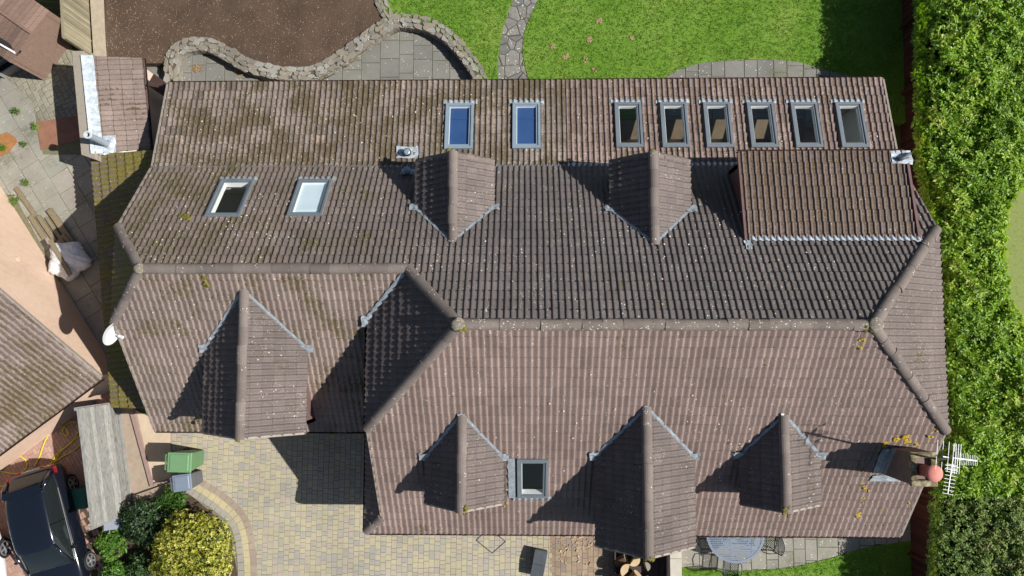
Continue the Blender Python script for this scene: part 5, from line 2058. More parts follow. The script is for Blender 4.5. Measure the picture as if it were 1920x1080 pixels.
# boundary fence and shed, upper left
M_FGRN = board_mat('fence_green_grey', (0.17, 0.145, 0.095), (0.24, 0.21, 0.14), (0.27, 0.26, 0.185), (8, 8, 0.5))
fence('garden_fence', P(164, -70, ZL), P(174, 107, ZL), ZL, 1.4, M_FGRN, 'weathered greenish board fence between the alley and the dark soil bed', seed=11, face=1)
mb = MB()
q = [P(166, -60, ZL), P(188, -60, ZL), P(199, 106, ZL), P(176, 106, ZL)]
mb.hexa([V((p.x, p.y, 0)) for p in q], [V((p.x, p.y, ZL + 0.02)) for p in q])
o = mb.build('concrete_kerb', simple('kerb_concrete', (0.30, 0.26, 0.19), (0.42, 0.36, 0.27), 7, 0.95))
tag(o, 'pale concrete kerb along the foot of the weathered garden fence', 'kerb')
M_SHED = board_mat('shed_boards', (0.155, 0.10, 0.075), (0.20, 0.135, 0.105), (0.25, 0.175, 0.14), (0.9, 9, 2))
shed = empty('shed', tuple(P(40, 20, 0)), 'brown boarded shed with a low pitched plank roof at the upper left corner', 'shed')
zs1, zs2 = 2.75, 2.45
ra, rb = P(-30, 0, zs1), P(58, 62, zs1)
rd = (rb - ra).normalized()
ra = ra - rd * 2.2


def boards_roof(name, a, b, c, d, k, mat, parent, seed=1, th=0.025):
    """k boards laid from edge ab to edge dc"""
    R = random.Random(seed)
    mb = MB()
    nrm = (b - a).cross(d - a).normalized()
    if nrm.z < 0:
        nrm = -nrm
    for i in range(k):
        t0, t1 = i / k + 0.003, (i + 1) / k - 0.003
        q = [a.lerp(b, t0), a.lerp(b, t1), d.lerp(c, t1), d.lerp(c, t0)]
        h = R.uniform(0, 0.008)
        mb.hexa([p - nrm * th for p in q], [p + nrm * h for p in q], t=R.random())
    return mb.build(name, mat, parent)


e1a, e1b = ra + V((1.25, 2.0, -0.32)) * 0.55, rb + V((1.25, 2.0, -0.32)) * 0.55
eb = P(92, 20, zs2)
sh = V((eb.x - rb.x, eb.y - rb.y, 0))
e1a, e1b = ra + sh - V((0, 0, .3)), rb + sh - V((0, 0, .3))
boards_roof('roof_panel', ra, rb, e1b, e1a, 26, M_SHED, shed, 3)
sh2 = P(20, 118, zs2) - rb
e2a, e2b = ra + V((sh2.x, sh2.y, -.3)), rb + V((sh2.x, sh2.y, -.3))
boards_roof('roof_panel', ra, rb, e2b, e2a, 26, M_SHED, shed, 4)
mb = MB()
mb.bar(ra + V((0, 0, .02)), rb + V((0, 0, .02)), 0.07, 0.02)
mb.build('ridge_board', M_SHED, shed)
mb = MB()
for a, b in ((e1a, e1b), (e2a, e2b)):
    ins_ = (ra + rb) / 2
    dd_ = (V((ins_.x, ins_.y, 0)) - V((a.x, a.y, 0)))
    perp = V((-rd.y, rd.x, 0))
    if perp.dot(dd_) < 0:
        perp = -perp
    p, q = V((a.x, a.y, 0)) + perp * 0.1, V((b.x, b.y, 0)) + perp * 0.1 - rd * 0.1
    mb.hexa([p, q, q + perp * 0.04, p + perp * 0.04], [p + V((0, 0, 2.4)), q + V((0, 0, 2.4)), q + perp * 0.04 + V((0, 0, 2.4)), p + perp * 0.04 + V((0, 0, 2.4))])
p0_, p1_ = V((e1b.x, e1b.y, 0)) - rd * 0.12, V((e2b.x, e2b.y, 0)) - rd * 0.12
pr_ = V((rb.x, rb.y, 0)) - rd * 0.12
mb.hexa([p0_, p1_, p1_ - rd * .04, p0_ - rd * .04], [p0_ + V((0, 0, 2.4)), p1_ + V((0, 0, 2.4)), p1_ - rd * .04 + V((0, 0, 2.4)), p0_ - rd * .04 + V((0, 0, 2.4))])
mb.build('wall', M_SHED, shed)
mb = MB()
mb.bar(P(-12, 66, 2.64), P(38, 98, 2.5), 0.10, 0.05)
o = mb.build('skylight_bar', M_RUBBER, shed)
mb = MB()
mb.bar(P(-12, 76, 2.62), P(30, 100, 2.52), 0.045, 0.05)
mb.build('white_trim', M_WHITE, shed)
# small grey planter trough
mb = MB()
c = P(10, 122, AG + 0.25)
R_ = Matrix.Rotation(math.radians(33), 3, 'Z')
for (dx, dy, sx, sy) in ((0, .17, .62, .04), (0, -.17, .62, .04), (.29, 0, .04, .3), (-.29, 0, .04, .3)):
    mb.box(c + R_ @ V((dx, dy, -0.1)), (sx, sy, 0.3), math.radians(33))
tr = mb.build('trough', simple('trough_grey', (0.22, 0.22, 0.21), (0.3, 0.3, 0.28), 8, 0.8))
tag(tr, 'small grey trough standing below the shed at the left edge', 'trough')
mb = MB()
mb.box(c + V((0, 0, -0.15)), (0.54, 0.3, 0.04), math.radians(33))
mb.build('soil', M_RUBBER, tr)

# timber baulks and tarpaulin bag in the alley
M_OLDW = board_mat('old_timber', (0.13, 0.10, 0.06), (0.20, 0.165, 0.105), (0.26, 0.22, 0.15), (7, 7, 1.2))


def plank(a, b, wv, h, z, label, mat=None):
    mb = MB()
    a, b = P(*a, AG + z), P(*b, AG + z)
    mb.bar(a, b, wv, h)
    o = mb.build('timber', mat or M_OLDW, bevel=0.008)
    tag(o, label, 'timber', 'old timbers lying in the alley')
    return o


plank((93, 393), (136, 455), 0.17, 0.10, 0.06, 'thick old timber, the one nearest the paving slabs on the sunny side')
plank((88, 408), (122, 458), 0.10, 0.08, 0.05, 'narrow brown timber in the middle of the pile above the tarpaulin bag')
plank((72, 405), (104, 452), 0.12, 0.09, 0.05, 'long timber beside the wall foot, left in the pile above the tarpaulin bag')
plank((30, 352), (66, 404), 0.13, 0.06, 0.035, 'flat mossy board at the foot of the pink wall near the weeds')
plank((57, 405), (84, 447), 0.14, 0.07, 0.04, 'short reddish board touching the pink wall')
plank((118, 440), (146, 470), 0.12, 0.12, 0.07, 'dark timber lying in the shade right of the pile')
n = NT('tarpaulin')
col = n.ramp(n.noise(4, 4), [(0.3, (0.70, 0.74, 0.78)), (0.7, (0.82, 0.84, 0.86))])
n.bump(n.noise(7, 5, 0.7, dist=1.2), 1.0, 0.06)
M_TARP = n.set(col, 0.5, 0.4)
c = P(128, 488, AG + 0.28)
bm = bmesh.new()
bmesh.ops.create_icosphere(bm, subdivisions=5, radius=1)
for v in bm.verts:
    a = math.atan2(v.co.y, v.co.x)
    k = 1 + 0.10 * math.cos(5 * a + 0.6) + 0.05 * math.cos(3 * a)
    cr = 0.05 * abs(math.sin(6 * v.co.x + 3 * math.sin(5 * v.co.y))) + 0.03 * abs(math.sin(9 * v.co.y + 4 * v.co.x + 2))
    z = v.co.z
    v.co = V((v.co.x * 0.62 * k * (1 - cr), v.co.y * 0.60 * k * (1 - cr), (max(z, -0.9) * 0.32 * (1 - cr * 1.5) if z > 0 else z * 0.27)))
me = bpy.data.meshes.new('tarpaulin_bag')
bm.to_mesh(me)
bm.free()
o = finish('tarpaulin_bag', me, M_TARP, None, local=True, smooth=True)
o.location = (c.x, c.y, AG + 0.27)
tag(o, 'crumpled white tarpaulin bag half in shade in the alley with a plank on it', 'bag')
plank((94, 450), (132, 516), 0.13, 0.05, 0.56, 'brown plank lying across the white tarpaulin bag')

# board fence with horizontal boards beside the bins
M_FOLD = board_mat('fence_silver', (0.14, 0.14, 0.128), (0.245, 0.245, 0.228), (0.33, 0.33, 0.312), (5, 0.6, 5), knots=True)
fa, fb_ = P(222, 755, 0), P(248, 958, 0)
fence('board_fence', fa, fb_, 0.0, 1.95, M_FOLD, 'weathered silver grey fence of horizontal boards between the car and the bins', board=0.16, horizontal=True, seed=15, face=-1)
sheet('bin_stand', [P(222, 752), P(318, 800), P(330, 905), P(250, 960)], 0.018, simple('stand_concrete', (0.28, 0.22, 0.17), (0.36, 0.29, 0.22), 5, 0.95, bump=0.5))
q = [P(256, 770), P(320, 798), P(322, 900), P(288, 908)]
sheet('bin_stand', q, 0.026, simple('stand_slab_buff', (0.44, 0.35, 0.25), (0.52, 0.42, 0.31), 4, 0.9, bump=0.4))
mb = MB()
mb.bar(P(247, 770, .05), P(286, 912, .05), 0.10, 0.09)
mb.bar(P(289, 908, .05), P(322, 897, .05), 0.06, 0.09)
o = mb.build('timber_edging', simple('edging_mauve', (0.24, 0.165, 0.15), (0.30, 0.21, 0.19), 8, 0.85))
tag(o, 'brown timber edging on the concrete beside the silver fence', 'edging')
q = [P(248, 930, .12), P(325, 903, .12), P(318, 918, .12), P(250, 960, .12)]
mb = MB()
mb.hexa([V((p.x, p.y, 0)) for p in q], q)
o = mb.build('step', simple('step_stone', (0.24, 0.185, 0.14), (0.33, 0.26, 0.20), 6, 0.95, bump=0.5))
tag(o, 'low brown stone step at the end of the silver fence', 'step')
mb = MB()
q = [P(194, 958, .5), P(237, 952, .5), P(236, 990, .5), P(194, 996, .5)]
mb.hexa([V((p.x, p.y, 0)) for p in q], q)
o = mb.build('utility_box', simple('panel_grey', (0.26, 0.28, 0.33), (0.31, 0.33, 0.38), 3, 0.6), bevel=0.01)
tag(o, 'plain blue grey flat topped box at the end of the silver fence among shrubs', 'box')


# wheelie bins
def wheelie_bin(label, c, rz, wv, dv, h, mat, matlid, group='wheelie bins'):
    root = empty('wheelie_bin', (c[0], c[1], 0), label, 'bin', group, rz)
    mb = MB()
    b = [(-dv / 2 * .78, -wv / 2 * .78), (dv / 2 * .78, -wv / 2 * .78), (dv / 2 * .78, wv / 2 * .78), (-dv / 2 * .78, wv / 2 * .78)]
    t = [(-dv / 2, -wv / 2), (dv / 2, -wv / 2), (dv / 2, wv / 2), (-dv / 2, wv / 2)]
    mb.hexa([V((x, y, 0.06)) for x, y in b], [V((x * .97, y * .97, h - 0.06)) for x, y in t])
    mb.hexa([V((x, y, h - 0.07)) for x, y in t], [V((x, y, h - 0.02)) for x, y in t])
    mb.build('body', mat, root, local=True, bevel=0.02)
    mb = MB()
    lid = [(-dv / 2 - 0.03, -wv / 2 - 0.015), (dv / 2 + 0.02, -wv / 2 - 0.015), (dv / 2 + 0.02, wv / 2 + 0.015), (-dv / 2 - 0.03, wv / 2 + 0.015)]
    mb.hexa([V((x, y, h - 0.018)) for x, y in lid], [V((x * .97, y * .97, h + 0.03)) for x, y in lid])
    mb.hexa([V((x * .8, y * .82, h + 0.031)) for x, y in lid], [V((x * .74, y * .76, h + 0.048)) for x, y in lid])
    l_ = mb.build('lid', matlid, root, local=True, bevel=0.015)
    mb = MB()
    mb.bar((-dv / 2 - 0.09, -wv / 2 * .8, h - 0.01), (-dv / 2 - 0.09, wv / 2 * .8, h - 0.01), 0.03, 0.03)
    for y in (-wv * .38, -wv * .05, wv * .05, wv * .38):
        mb.bar((-dv / 2 - 0.09, y, h - 0.01), (-dv / 2 + 0.02, y, h - 0.03), 0.03, 0.03)
    mb.build('handle', mat, root, local=True)
    for y in (-wv / 2 * .8, wv / 2 * .8):
        mb = MB()
        mb.tube([(-dv / 2 * .8, y - 0.025, 0.1), (-dv / 2 * .8, y + 0.025, 0.1)], 0.1, 16)
        mb.build('wheel', M_RUBBER, root, local=True)
    return root


M_BGRN = simple('bin_green', (0.085, 0.175, 0.08), (0.105, 0.21, 0.10), 3, 0.5, 0.4, bump=0.05)
M_BGRL = simple('bin_green_lid', (0.125, 0.245, 0.12), (0.15, 0.28, 0.14), 3, 0.45, 0.4, bump=0.05)
M_BGRY = simple('bin_grey', (0.08, 0.085, 0.095), (0.11, 0.115, 0.13), 3, 0.5, 0.4, bump=0.05)
M_BGYL = simple('bin_blue_grey_lid', (0.16, 0.20, 0.26), (0.19, 0.23, 0.29), 3, 0.4, 0.45, bump=0.05)
c = P(337, 867, 1.05)
wheelie_bin('large green wheelie bin at the edge of the buff driveway', c, math.radians(-1), 0.55, 0.66, 1.05, M_BGRN, M_BGRL)
c = P(342, 905, 0.95)
wheelie_bin('smaller blue grey wheelie bin beside the green bin', c, math.radians(8), 0.46, 0.50, 0.95, M_BGRY, M_BGYL)
# recycling box
mb = MB()
q = [P(150, 912, .4), P(169, 913, .4), P(170, 945, .4), P(160, 946, .4)]
qb = [V(p) for p in (P(155, 914, 0), P(172, 915, 0), P(173, 945, 0), P(163, 946, 0))]
c = P(163, 930, 0.0)
root = empty('recycling_box', (c.x, c.y, 0), 'small dark green recycling box between the black car and the silver fence', 'box', rz=math.radians(8))
M_TEAL = simple('teal_plastic', (0.02, 0.10, 0.07), (0.03, 0.135, 0.095), 4, 0.45, bump=0.05)
mb = MB()
for (x, y, sx, sy) in ((0.2, 0, .03, .56), (-0.2, 0, .03, .56), (0, .265, .38, .03), (0, -.265, .38, .03)):
    mb.box((x, y, 0.2), (sx, sy, 0.38))
mb.box((0, 0, 0.02), (0.38, 0.5, 0.03))
mb.build('body', M_TEAL, root, local=True, bevel=0.01)
mb = MB()
mb.box((0, 0, 0.41), (0.48, 0.62, 0.035))
mb.build('lid', M_TEAL, root, local=True, bevel=0.012)


# ------------------------------------------------------------------ cars
def car_mats(nm, paint):
    n = NT('paint_' + nm)
    n.set(paint, 0.16, 0.6)
    n.b.inputs['Coat Weight'].default_value = 1.0
    n.b.inputs['Coat Roughness'].default_value = 0.03
    return n.mat


M_CGLASS = NT('car_glass').set((0.012, 0.016, 0.017), 0.04, 0.7)
M_TAIL = NT('tail_light').set((0.22, 0.008, 0.012), 0.12, 0.6)
M_HEADL = NT('head_light').set((0.55, 0.58, 0.6), 0.1, 0.6)
M_ALLOY = simple('alloy', (0.45, 0.46, 0.48), (0.55, 0.56, 0.58), 6, 0.3, 0.5, 0.7, 0.02)
M_TRIM = simple('black_trim', (0.008, 0.008, 0.009), (0.014, 0.014, 0.015), 9, 0.4, 0.4)


def hatchback(label, loc, heading, paint, scale=1.0):
    """small hatchback: local +y is forward, origin on the ground under the middle"""
    root = empty('parked_car', loc, label, 'car', rz=heading)
    # sections from tail to nose: y, half width, sill z, belt z, belt half width
    st = [(-2.02, .55, .42, .78), (-1.98, .70, .30, .95), (-1.80, .80, .24, .985), (-1.35, .855, .20, .985), (-0.7, .875, .19, .955), (0.0, .875, .19, .93), (0.6, .875, .19, .91), (1.05, .865, .20, .885), (1.45, .84, .22, .83), (1.8, .76, .25, .74), (1.98, .62, .30, .62), (2.04, .45, .36, .52)]
    prof_ = [(0.0, 0.0), (0.55, 0.0), (0.9, 0.03), (0.985, 0.18), (1.0, 0.42), (0.99, 0.65), (0.965, 0.86), (0.90, 0.97), (0.6, 1.01), (0.0, 1.03)]
    bm = bmesh.new()
    rows = []
    for y, hw_, z0, z1 in st:
        ring = []
        for fx, fz in prof_:
            ring.append(bm.verts.new((fx * hw_, y, z0 + (z1 - z0) * fz)))
        for fx, fz in prof_[-2:0:-1]:
            ring.append(bm.verts.new((-fx * hw_, y, z0 + (z1 - z0) * fz)))
        rows.append(ring)
    for a, b in zip(rows, rows[1:]):
        k = len(a)
        for i in range(k):
            j = (i + 1) % k
            bm.faces.new((a[i], b[i], b[j], a[j]))
    bm.faces.new(rows[0])
    bm.faces.new(rows[-1][::-1])
    bmesh.ops.recalc_face_normals(bm, faces=bm.faces[:])
    me = bpy.data.meshes.new('body')
    bm.to_mesh(me)
    bm.free()
    body = finish('body', me, paint, root, local=True, smooth=True)
    m = body.modifiers.new('sub', 'SUBSURF')
    m.levels = m.render_levels = 2
    # greenhouse: glass lower part, painted roof
    gh = [(-1.86, .60, .94, .60, .96), (-1.62, .73, .95, .60, 1.22), (-1.30, .78, .95, .585, 1.405), (-0.6, .80, .94, .60, 1.475), (0.0, .80, .925, .60, 1.47), (0.35, .80, .91, .585, 1.41), (0.75, .79, .90, .60, 1.20), (1.12, .74, .885, .66, .92)]
    bm = bmesh.new()
    rows = []
    for y, wb, zb, wt, zt in gh:
        r_ = []
        for sx in (1, -1):
            pts_ = [(wb, zb - 0.06), (wb - 0.005, zb), (wb + (wt - wb) * .5 + 0.015, zb + (zt - zb) * .55), (wt, zt - 0.03 if zt - zb > .1 else zt), (wt - 0.10, zt), (wt * 0.4, zt + 0.022)]
            if sx == -1:
                pts_ = pts_[::-1]
            r_ += [bm.verts.new((sx * px_, y, pz_)) for px_, pz_ in pts_]
        rows.append(r_)
    for a, b in zip(rows, rows[1:]):
        for i in range(len(a) - 1):
            bm.faces.new((a[i], b[i], b[i + 1], a[i + 1]))
    bmesh.ops.recalc_face_normals(bm, faces=bm.faces[:])
    me = bpy.data.meshes.new('windows')
    bm.to_mesh(me)
    bm.free()
    gl = finish('windows', me, M_CGLASS, root, local=True, smooth=True)
    m = gl.modifiers.new('sub', 'SUBSURF')
    m.levels = m.render_levels = 2
    # roof skin just above the glass, wrapping to the rails
    bm = bmesh.new()
    rows = []
    rf = [(-1.40, .50, 1.385), (-1.30, .60, 1.425), (-0.9, .615, 1.475), (-0.4, .62, 1.495), (0.0, .62, 1.487), (0.25, .61, 1.46), (0.40, .60, 1.42), (0.46, .50, 1.405)]
    for y, wt, zt in rf:
        rows.append([bm.verts.new((wt * f, y, zt - d_)) for f, d_ in ((-1.03, .075), (-.98, .03), (-.8, .0), (-.4, -.022), (0, -.028), (.4, -.022), (.8, .0), (.98, .03), (1.03, .075))])
    for a, b in zip(rows, rows[1:]):
        for i in range(len(a) - 1):
            bm.faces.new((a[i], a[i + 1], b[i + 1], b[i]))
    me = bpy.data.meshes.new('roof')
    bm.to_mesh(me)
    bm.free()
    rf_ = finish('roof', me, paint, root, local=True, smooth=True)
    m = rf_.modifiers.new('sub', 'SUBSURF')
    m.levels = m.render_levels = 2
    # pillars, drip rails
    for sx in (1, -1):
        mb = MB()
        mb.tube([(sx * .745, 1.10, .93), (sx * .665, .74, 1.21), (sx * .625, .40, 1.405)], 0.03, 8, radii=[.045, .04, .035])
        mb.build('windscreen_pillar', paint, root, local=True, smooth=True)
        mb = MB()
        mb.tube([(sx * .72, -1.78, 1.0), (sx * .70, -1.60, 1.2), (sx * .62, -1.32, 1.40)], 0.05, 8, radii=[.08, .075, .05])
        mb.build('rear_pillar', paint, root, local=True, smooth=True)
        mb = MB()
        mb.tube([(sx * .80, -0.25, .94), (sx * .715, -0.22, 1.22), (sx * .63, -0.2, 1.44)], 0.025, 8)
        mb.build('door_pillar', M_TRIM, root, local=True)
        mb = MB()
        mb.tube([(sx * .80, -1.25, .965), (sx * .815, -.6, .965), (sx * .815, 0, .95), (sx * .81, .6, .93), (sx * .77, 1.05, .90)], 0.012, 6)
        mb.build('window_trim', M_ALLOY, root, local=True)
        mb = MB()
        mb.hexa([(sx * .84, .62, .94), (sx * 1.02, .60, .97), (sx * 1.02, .70, .97), (sx * .84, .72, .94)], [(sx * .84, .63, 1.03), (sx * 1.0, .62, 1.07), (sx * 1.0, .69, 1.07), (sx * .84, .71, 1.03)])
        mb.build('door_mirror', paint, root, local=True, bevel=0.03)
        mb = MB()
        q = [(sx * .70, -1.905, .86), (sx * .30, -2.00, .86), (sx * .34, -2.01, .76), (sx * .76, -1.90, .74), (sx * .83, -1.70, .84), (sx * .78, -1.72, .93)]
        mb.hexa([V(p) for p in q], [V(p) + V((sx * .025, -0.03, .045)) for p in q])
        mb.build('tail_light', M_TAIL, root, local=True, bevel=0.008)
        mb = MB()
        q = [(sx * .50, 1.93, .60), (sx * .70, 1.80, .62), (sx * .72, 1.68, .74), (sx * .54, 1.84, .72)]
        mb.hexa([V(p) for p in q], [V(p) + V((sx * .01, 0.03, .03)) for p in q])
        mb.build('headlight', M_HEADL, root, local=True, bevel=0.008)
        for yy in (-1.24, 1.28):
            mb = MB()
            x0 = sx * .70
            mb.lathe((sx * .755, yy, .31), [(.20, -.10), (.29, -.10), (.31, -.06), (.31, .06), (.29, .105), (.215, .105)], 28, axis=V((sx, 0, 0)), capb=True, capt=True)
            wh = mb.build('wheel', M_RUBBER, root, local=True, smooth=False)
            mb = MB()
            for k in range(5):
                a = k * 2 * math.pi / 5
                d_ = V((0, math.cos(a), math.sin(a)))
                mb.bar(V((sx * .867, yy, .31)) + d_ * 0.03, V((sx * .867, yy, .31)) + d_ * .205, 0.06, 0.02, up=V((1, 0, 0)))
            mb.lathe((sx * .860, yy, .31), [(.19, 0), (.215, 0), (.215, .02), (.195, .02)], 26, axis=V((sx, 0, 0)), capb=False, capt=False)
            mb.lathe((sx * .860, yy, .31), [(.045, 0), (.045, .025)], 12, axis=V((sx, 0, 0)))
            mb.build('rim', M_ALLOY, wh, local=True)
    mb = MB()
    mb.hexa([(-.60, -1.50, 1.40), (.60, -1.50, 1.40), (.58, -1.30, 1.44), (-.58, -1.30, 1.44)], [(-.60, -1.52, 1.415), (.60, -1.52, 1.415), (.58, -1.30, 1.455), (-.58, -1.30, 1.455)])
    mb.build('spoiler', paint, root, local=True, bevel=0.006)
    mb = MB()
    mb.bar((-.26, -2.03, .66), (.26, -2.03, .66), .02, .11)
    mb.build('number_plate', M_WHITE, root, local=True)
    mb = MB()
    for k in range(4):
        mb.box((-.11 + k * .072, -1.99, .905), (.045, .02, .02))
    mb.build('badge_letters', M_ALLOY, root, local=True)
    mb = MB()
    mb.tube([(0.45, -1.99, .45), (-0.45, -1.99, .45)], 0.03, 8)
    mb.build('bumper_strip', M_TRIM, root, local=True)
    mb = MB()
    for sx in (1, -1):
        pass
    mb.bar((.35, 1.13, .935), (-.15, .98, 1.02), .02, .015)
    mb.bar((-.15, 1.13, .935), (-.6, 1.0, 1.0), .02, .015)
    mb.build('wiper', M_TRIM, root, local=True)
    return root


hd_ = math.radians(16)
hv = V((math.sin(hd_), -math.cos(hd_), 0))       # forward, towards the bottom of the picture
lv = V((-hv.y, hv.x, 0)) * 1.0                    # car's left, seen at the right
if lv.x < 0:
    lv = -lv
head = math.atan2(hv.y, hv.x) - math.pi / 2
wc = P(137, 906, .31)
ctr = wc - lv * .82 + hv * 1.15
M_CBLK = car_mats('black', (0.006, 0.008, 0.014, 1))
hatchback('glossy black hatchback parked on red blocks beside the silver fence', (ctr.x, ctr.y, 0), head, M_CBLK).scale = (0.93, 0.93, 0.93)
wc = P(-1, 1022, .31)
ctr2 = wc - lv * .87 + hv * 1.24
M_CWHT = car_mats('white', (0.72, 0.74, 0.76, 1))
hatchback('pale white car cut off by the lower left corner of the picture', (ctr2.x, ctr2.y, 0), head - math.radians(8), M_CWHT)

# yellow hose
M_HOSE = NT('hose_yellow').set((0.62, 0.50, 0.03), 0.45, 0.4)
hp = [(-30, 905), (-8, 878), (10, 862), (30, 855), (45, 860), (51, 872), (44, 884), (28, 888), (8, 885), (-20, 882)]
hp2 = [(66, 874), (74, 856), (84, 828), (95, 810), (108, 801), (120, 801), (128, 807), (128, 815), (122, 816), (118, 809), (121, 799), (130, 792), (142, 791), (152, 794), (158, 800), (148, 808), (140, 822), (134, 830), (122, 840), (112, 850), (104, 863), (96, 870), (100, 862), (110, 848), (124, 838), (140, 824), (156, 814), (160, 822), (148, 836), (134, 848), (118, 856), (106, 864), (90, 872), (72, 884), (40, 890), (16, 908), (-20, 918)]
allp = [P(x, y, 0.018) for x, y in hp] + [P(-60, 890, 0.018), P(-70, 950, .018), P(-30, 935, .018)] + [P(x, y, 0.02) for x, y in hp2[::-1]]
mb = MB()
mb.tube([p + V((0, 0, 0.012 * math.sin(i * 1.7))) for i, p in enumerate(spline(allp, 6))], 0.019, 6)
o = mb.build('garden_hose', M_HOSE, smooth=True)
tag(o, 'yellow garden hose looping over the red blocks behind the black car', 'hose')

# ------------------------------------------------------------------ satellite dish
dz = 4.4
dc = P(205, 624, dz)
dish = empty('satellite_dish', tuple(P(228, 631, dz - 0.35)), 'oval white satellite dish on the left hand verge', 'satellite dish')
ax = V((0.92, -0.36, 0.08)).normalized()
M_DISH = simple('dish_white', (0.50, 0.52, 0.53), (0.57, 0.59, 0.60), 4, 0.45, 0.4, 0, 0.04)
mb = MB()
pr1 = [(0.001, 0.0)] + [(0.3 * t_, 0.085 * t_ * t_) for t_ in (0.2, .4, .6, .8, .95, 1.0)]
pr2 = [(0.3, 0.075)] + [(0.3 * t_, 0.085 * t_ * t_ - 0.012) for t_ in (.95, .8, .6, .4, .2)] + [(0.001, -0.012)]
mb.lathe(dc, pr1 + pr2, 28, axis=ax, capb=False, capt=False)
mb.build('reflector', M_DISH, dish, smooth=True)
mb = MB()
arm_e = P(226, 631, dz - 0.12)
mb.tube([dc - ax * 0.02 + V((0, -.02, -.18)), arm_e], 0.02, 8)
mb.build('feed_arm', M_DISH, dish)
mb = MB()
mb.tube([arm_e - ax * 0.05, arm_e + ax * 0.07], 0.045, 12)
mb.build('receiver', M_DISH, dish, smooth=False)
mb = MB()
mb.tube([dc - ax * 0.01, dc - ax * 0.1 + V((0.02, 0, -0.05)), V((XW + 0.1, dc.y - .1, dz - 0.4))], 0.02, 8)
mb.build('bracket', M_FRAME, dish)

# ------------------------------------------------------------------ television aerial
M_ALU = simple('aluminium', (0.34, 0.36, 0.37), (0.44, 0.46, 0.47), 9, 0.35, 0.5, 0.6, 0.02)
mbase = V((cx + hw + 0.03, cy + hd * 0.65, zc - 0.55))
ztop = 6.6
mt = P(1786, 858, ztop)
aer = empty('tv_aerial', tuple(mbase), 'silver roof aerial with two comb like antennas on a pole strapped to the chimney', 'aerial')
mb = MB()
mb.tube([mbase, V((mbase.x, mbase.y, zc + 0.2)), V((mt.x, mt.y, ztop))], 0.022, 10)
mb.build('pole', M_ALU, aer, smooth=True)
mb = MB()
for zz in (zc - 0.4, zc - 0.1):
    mb.box((mbase.x - 0.02, mbase.y, zz), (0.1, 0.12, 0.03))
mb.build('bracket', M_ALU, aer)
zy = ztop - 0.05
# pointing right: corner reflector and short directors
b0, b1 = P(1768, 856, zy), P(1831, 864, zy)
mb = MB()
mb.bar(b0, b1, 0.022, 0.022)
bd = (b1 - b0).normalized()
bn = V((-bd.y, bd.x, 0))
for k in range(12):
    p = b0 + (b1 - b0) * (0.42 + 0.58 * k / 11)
    ln = 0.13 - 0.003 * k
    for dz_ in (-.03, .03):
        mb.bar(p + V((0, 0, dz_)) - bn * ln, p + V((0, 0, dz_)) + bn * ln, 0.004, 0.004)
mb.build('antenna', M_ALU, aer)
mb = MB()
for s_ in (1, -1):
    for k in range(4):
        p = b0 + bd * (0.02 + 0.085 * k + (0.03 if s_ > 0 else 0)) + V((0, 0, s_ * (0.26 - 0.06 * k)))
        mb.bar(p - bn * 0.31, p + bn * 0.31, 0.007, 0.007)
    for q_ in (-.2, .2):
        mb.bar(b0 + bd * .02 + bn * q_ + V((0, 0, s_ * .26)), b0 + bd * .28 + bn * q_ + V((0, 0, s_ * .08)), .007, .007)
mb.build('reflector', M_ALU, aer)
# pointing down the picture
zy2 = ztop - 0.35
c0, c1 = P(1787, 858, zy2), P(1777, 926, zy2)
mb = MB()
mb.bar(c0, c1, 0.016, 0.016)
d2 = (c1 - c0).normalized()
n2 = V((-d2.y, d2.x, 0))
for k in range(9):
    p = c0 + (c1 - c0) * (0.2 + 0.8 * k / 8)
    mb.bar(p - n2 * 0.115, p + n2 * 0.115, 0.008, 0.008)
mb.bar(c0 + d2 * .18 - n2 * .14, c0 + d2 * .18 + n2 * .14, .01, .02)
mb.bar(c0 + d2 * .26 - n2 * .14, c0 + d2 * .26 + n2 * .14, .01, .02)
mb.build('antenna', M_ALU, aer)

# ------------------------------------------------------------------ patio table and chairs
M_CAST = simple('cast_blue_grey', (0.15, 0.19, 0.25), (0.19, 0.235, 0.30), 6, 0.45, 0.5, 0.3, 0.1)
M_CASTD = simple('cast_dark', (0.035, 0.045, 0.055), (0.055, 0.068, 0.08), 6, 0.45, 0.5, 0.3, 0.1)
tc_ = P(1379, 1000, 0.72)
table = empty('patio_table', (tc_.x, tc_.y, 0), 'round blue grey metal patio table with a pierced top half under the eaves', 'table')
rt = 0.84
mb = MB()
sp_ = 0.052
k = int(rt / sp_)
for i in range(-k, k + 1):
    x = i * sp_
    hl = math.sqrt(max(0, (rt - .03) ** 2 - x * x))
    if hl > .05:
        mb.bar(V((tc_.x + x, tc_.y - hl, .715)), V((tc_.x + x, tc_.y + hl, .715)), 0.022, 0.012)
        mb.bar(V((tc_.x - hl, tc_.y + x, .7155)), V((tc_.x + hl, tc_.y + x, .7155)), 0.022, 0.0125)
mb.lathe((tc_.x, tc_.y, .70), [(rt - .07, 0), (rt, 0), (rt, .028), (rt - .07, .028), (rt - .07, 0)], 48, capb=False, capt=False)
mb.lathe((tc_.x, tc_.y, .708), [(.42, 0), (.46, 0), (.46, .018), (.42, .018), (.42, 0)], 40, capb=False, capt=False)
mb.lathe((tc_.x, tc_.y, .708), [(.03, 0), (.09, 0), (.09, .018), (.03, .018), (.03, 0)], 20, capb=False, capt=False)
mb.build('tabletop', M_CAST, table)
for k in range(4):
    a = math.pi / 4 + k * math.pi / 2
    mb = MB()
    d_ = V((math.cos(a), math.sin(a), 0))
    mb.tube([V((tc_.x, tc_.y, .69)) + d_ * .5, V((tc_.x, tc_.y, .35)) + d_ * .42, V((tc_.x, tc_.y, .0)) + d_ * .58], .022, 8)
    mb.build('leg', M_CAST, table, smooth=True)


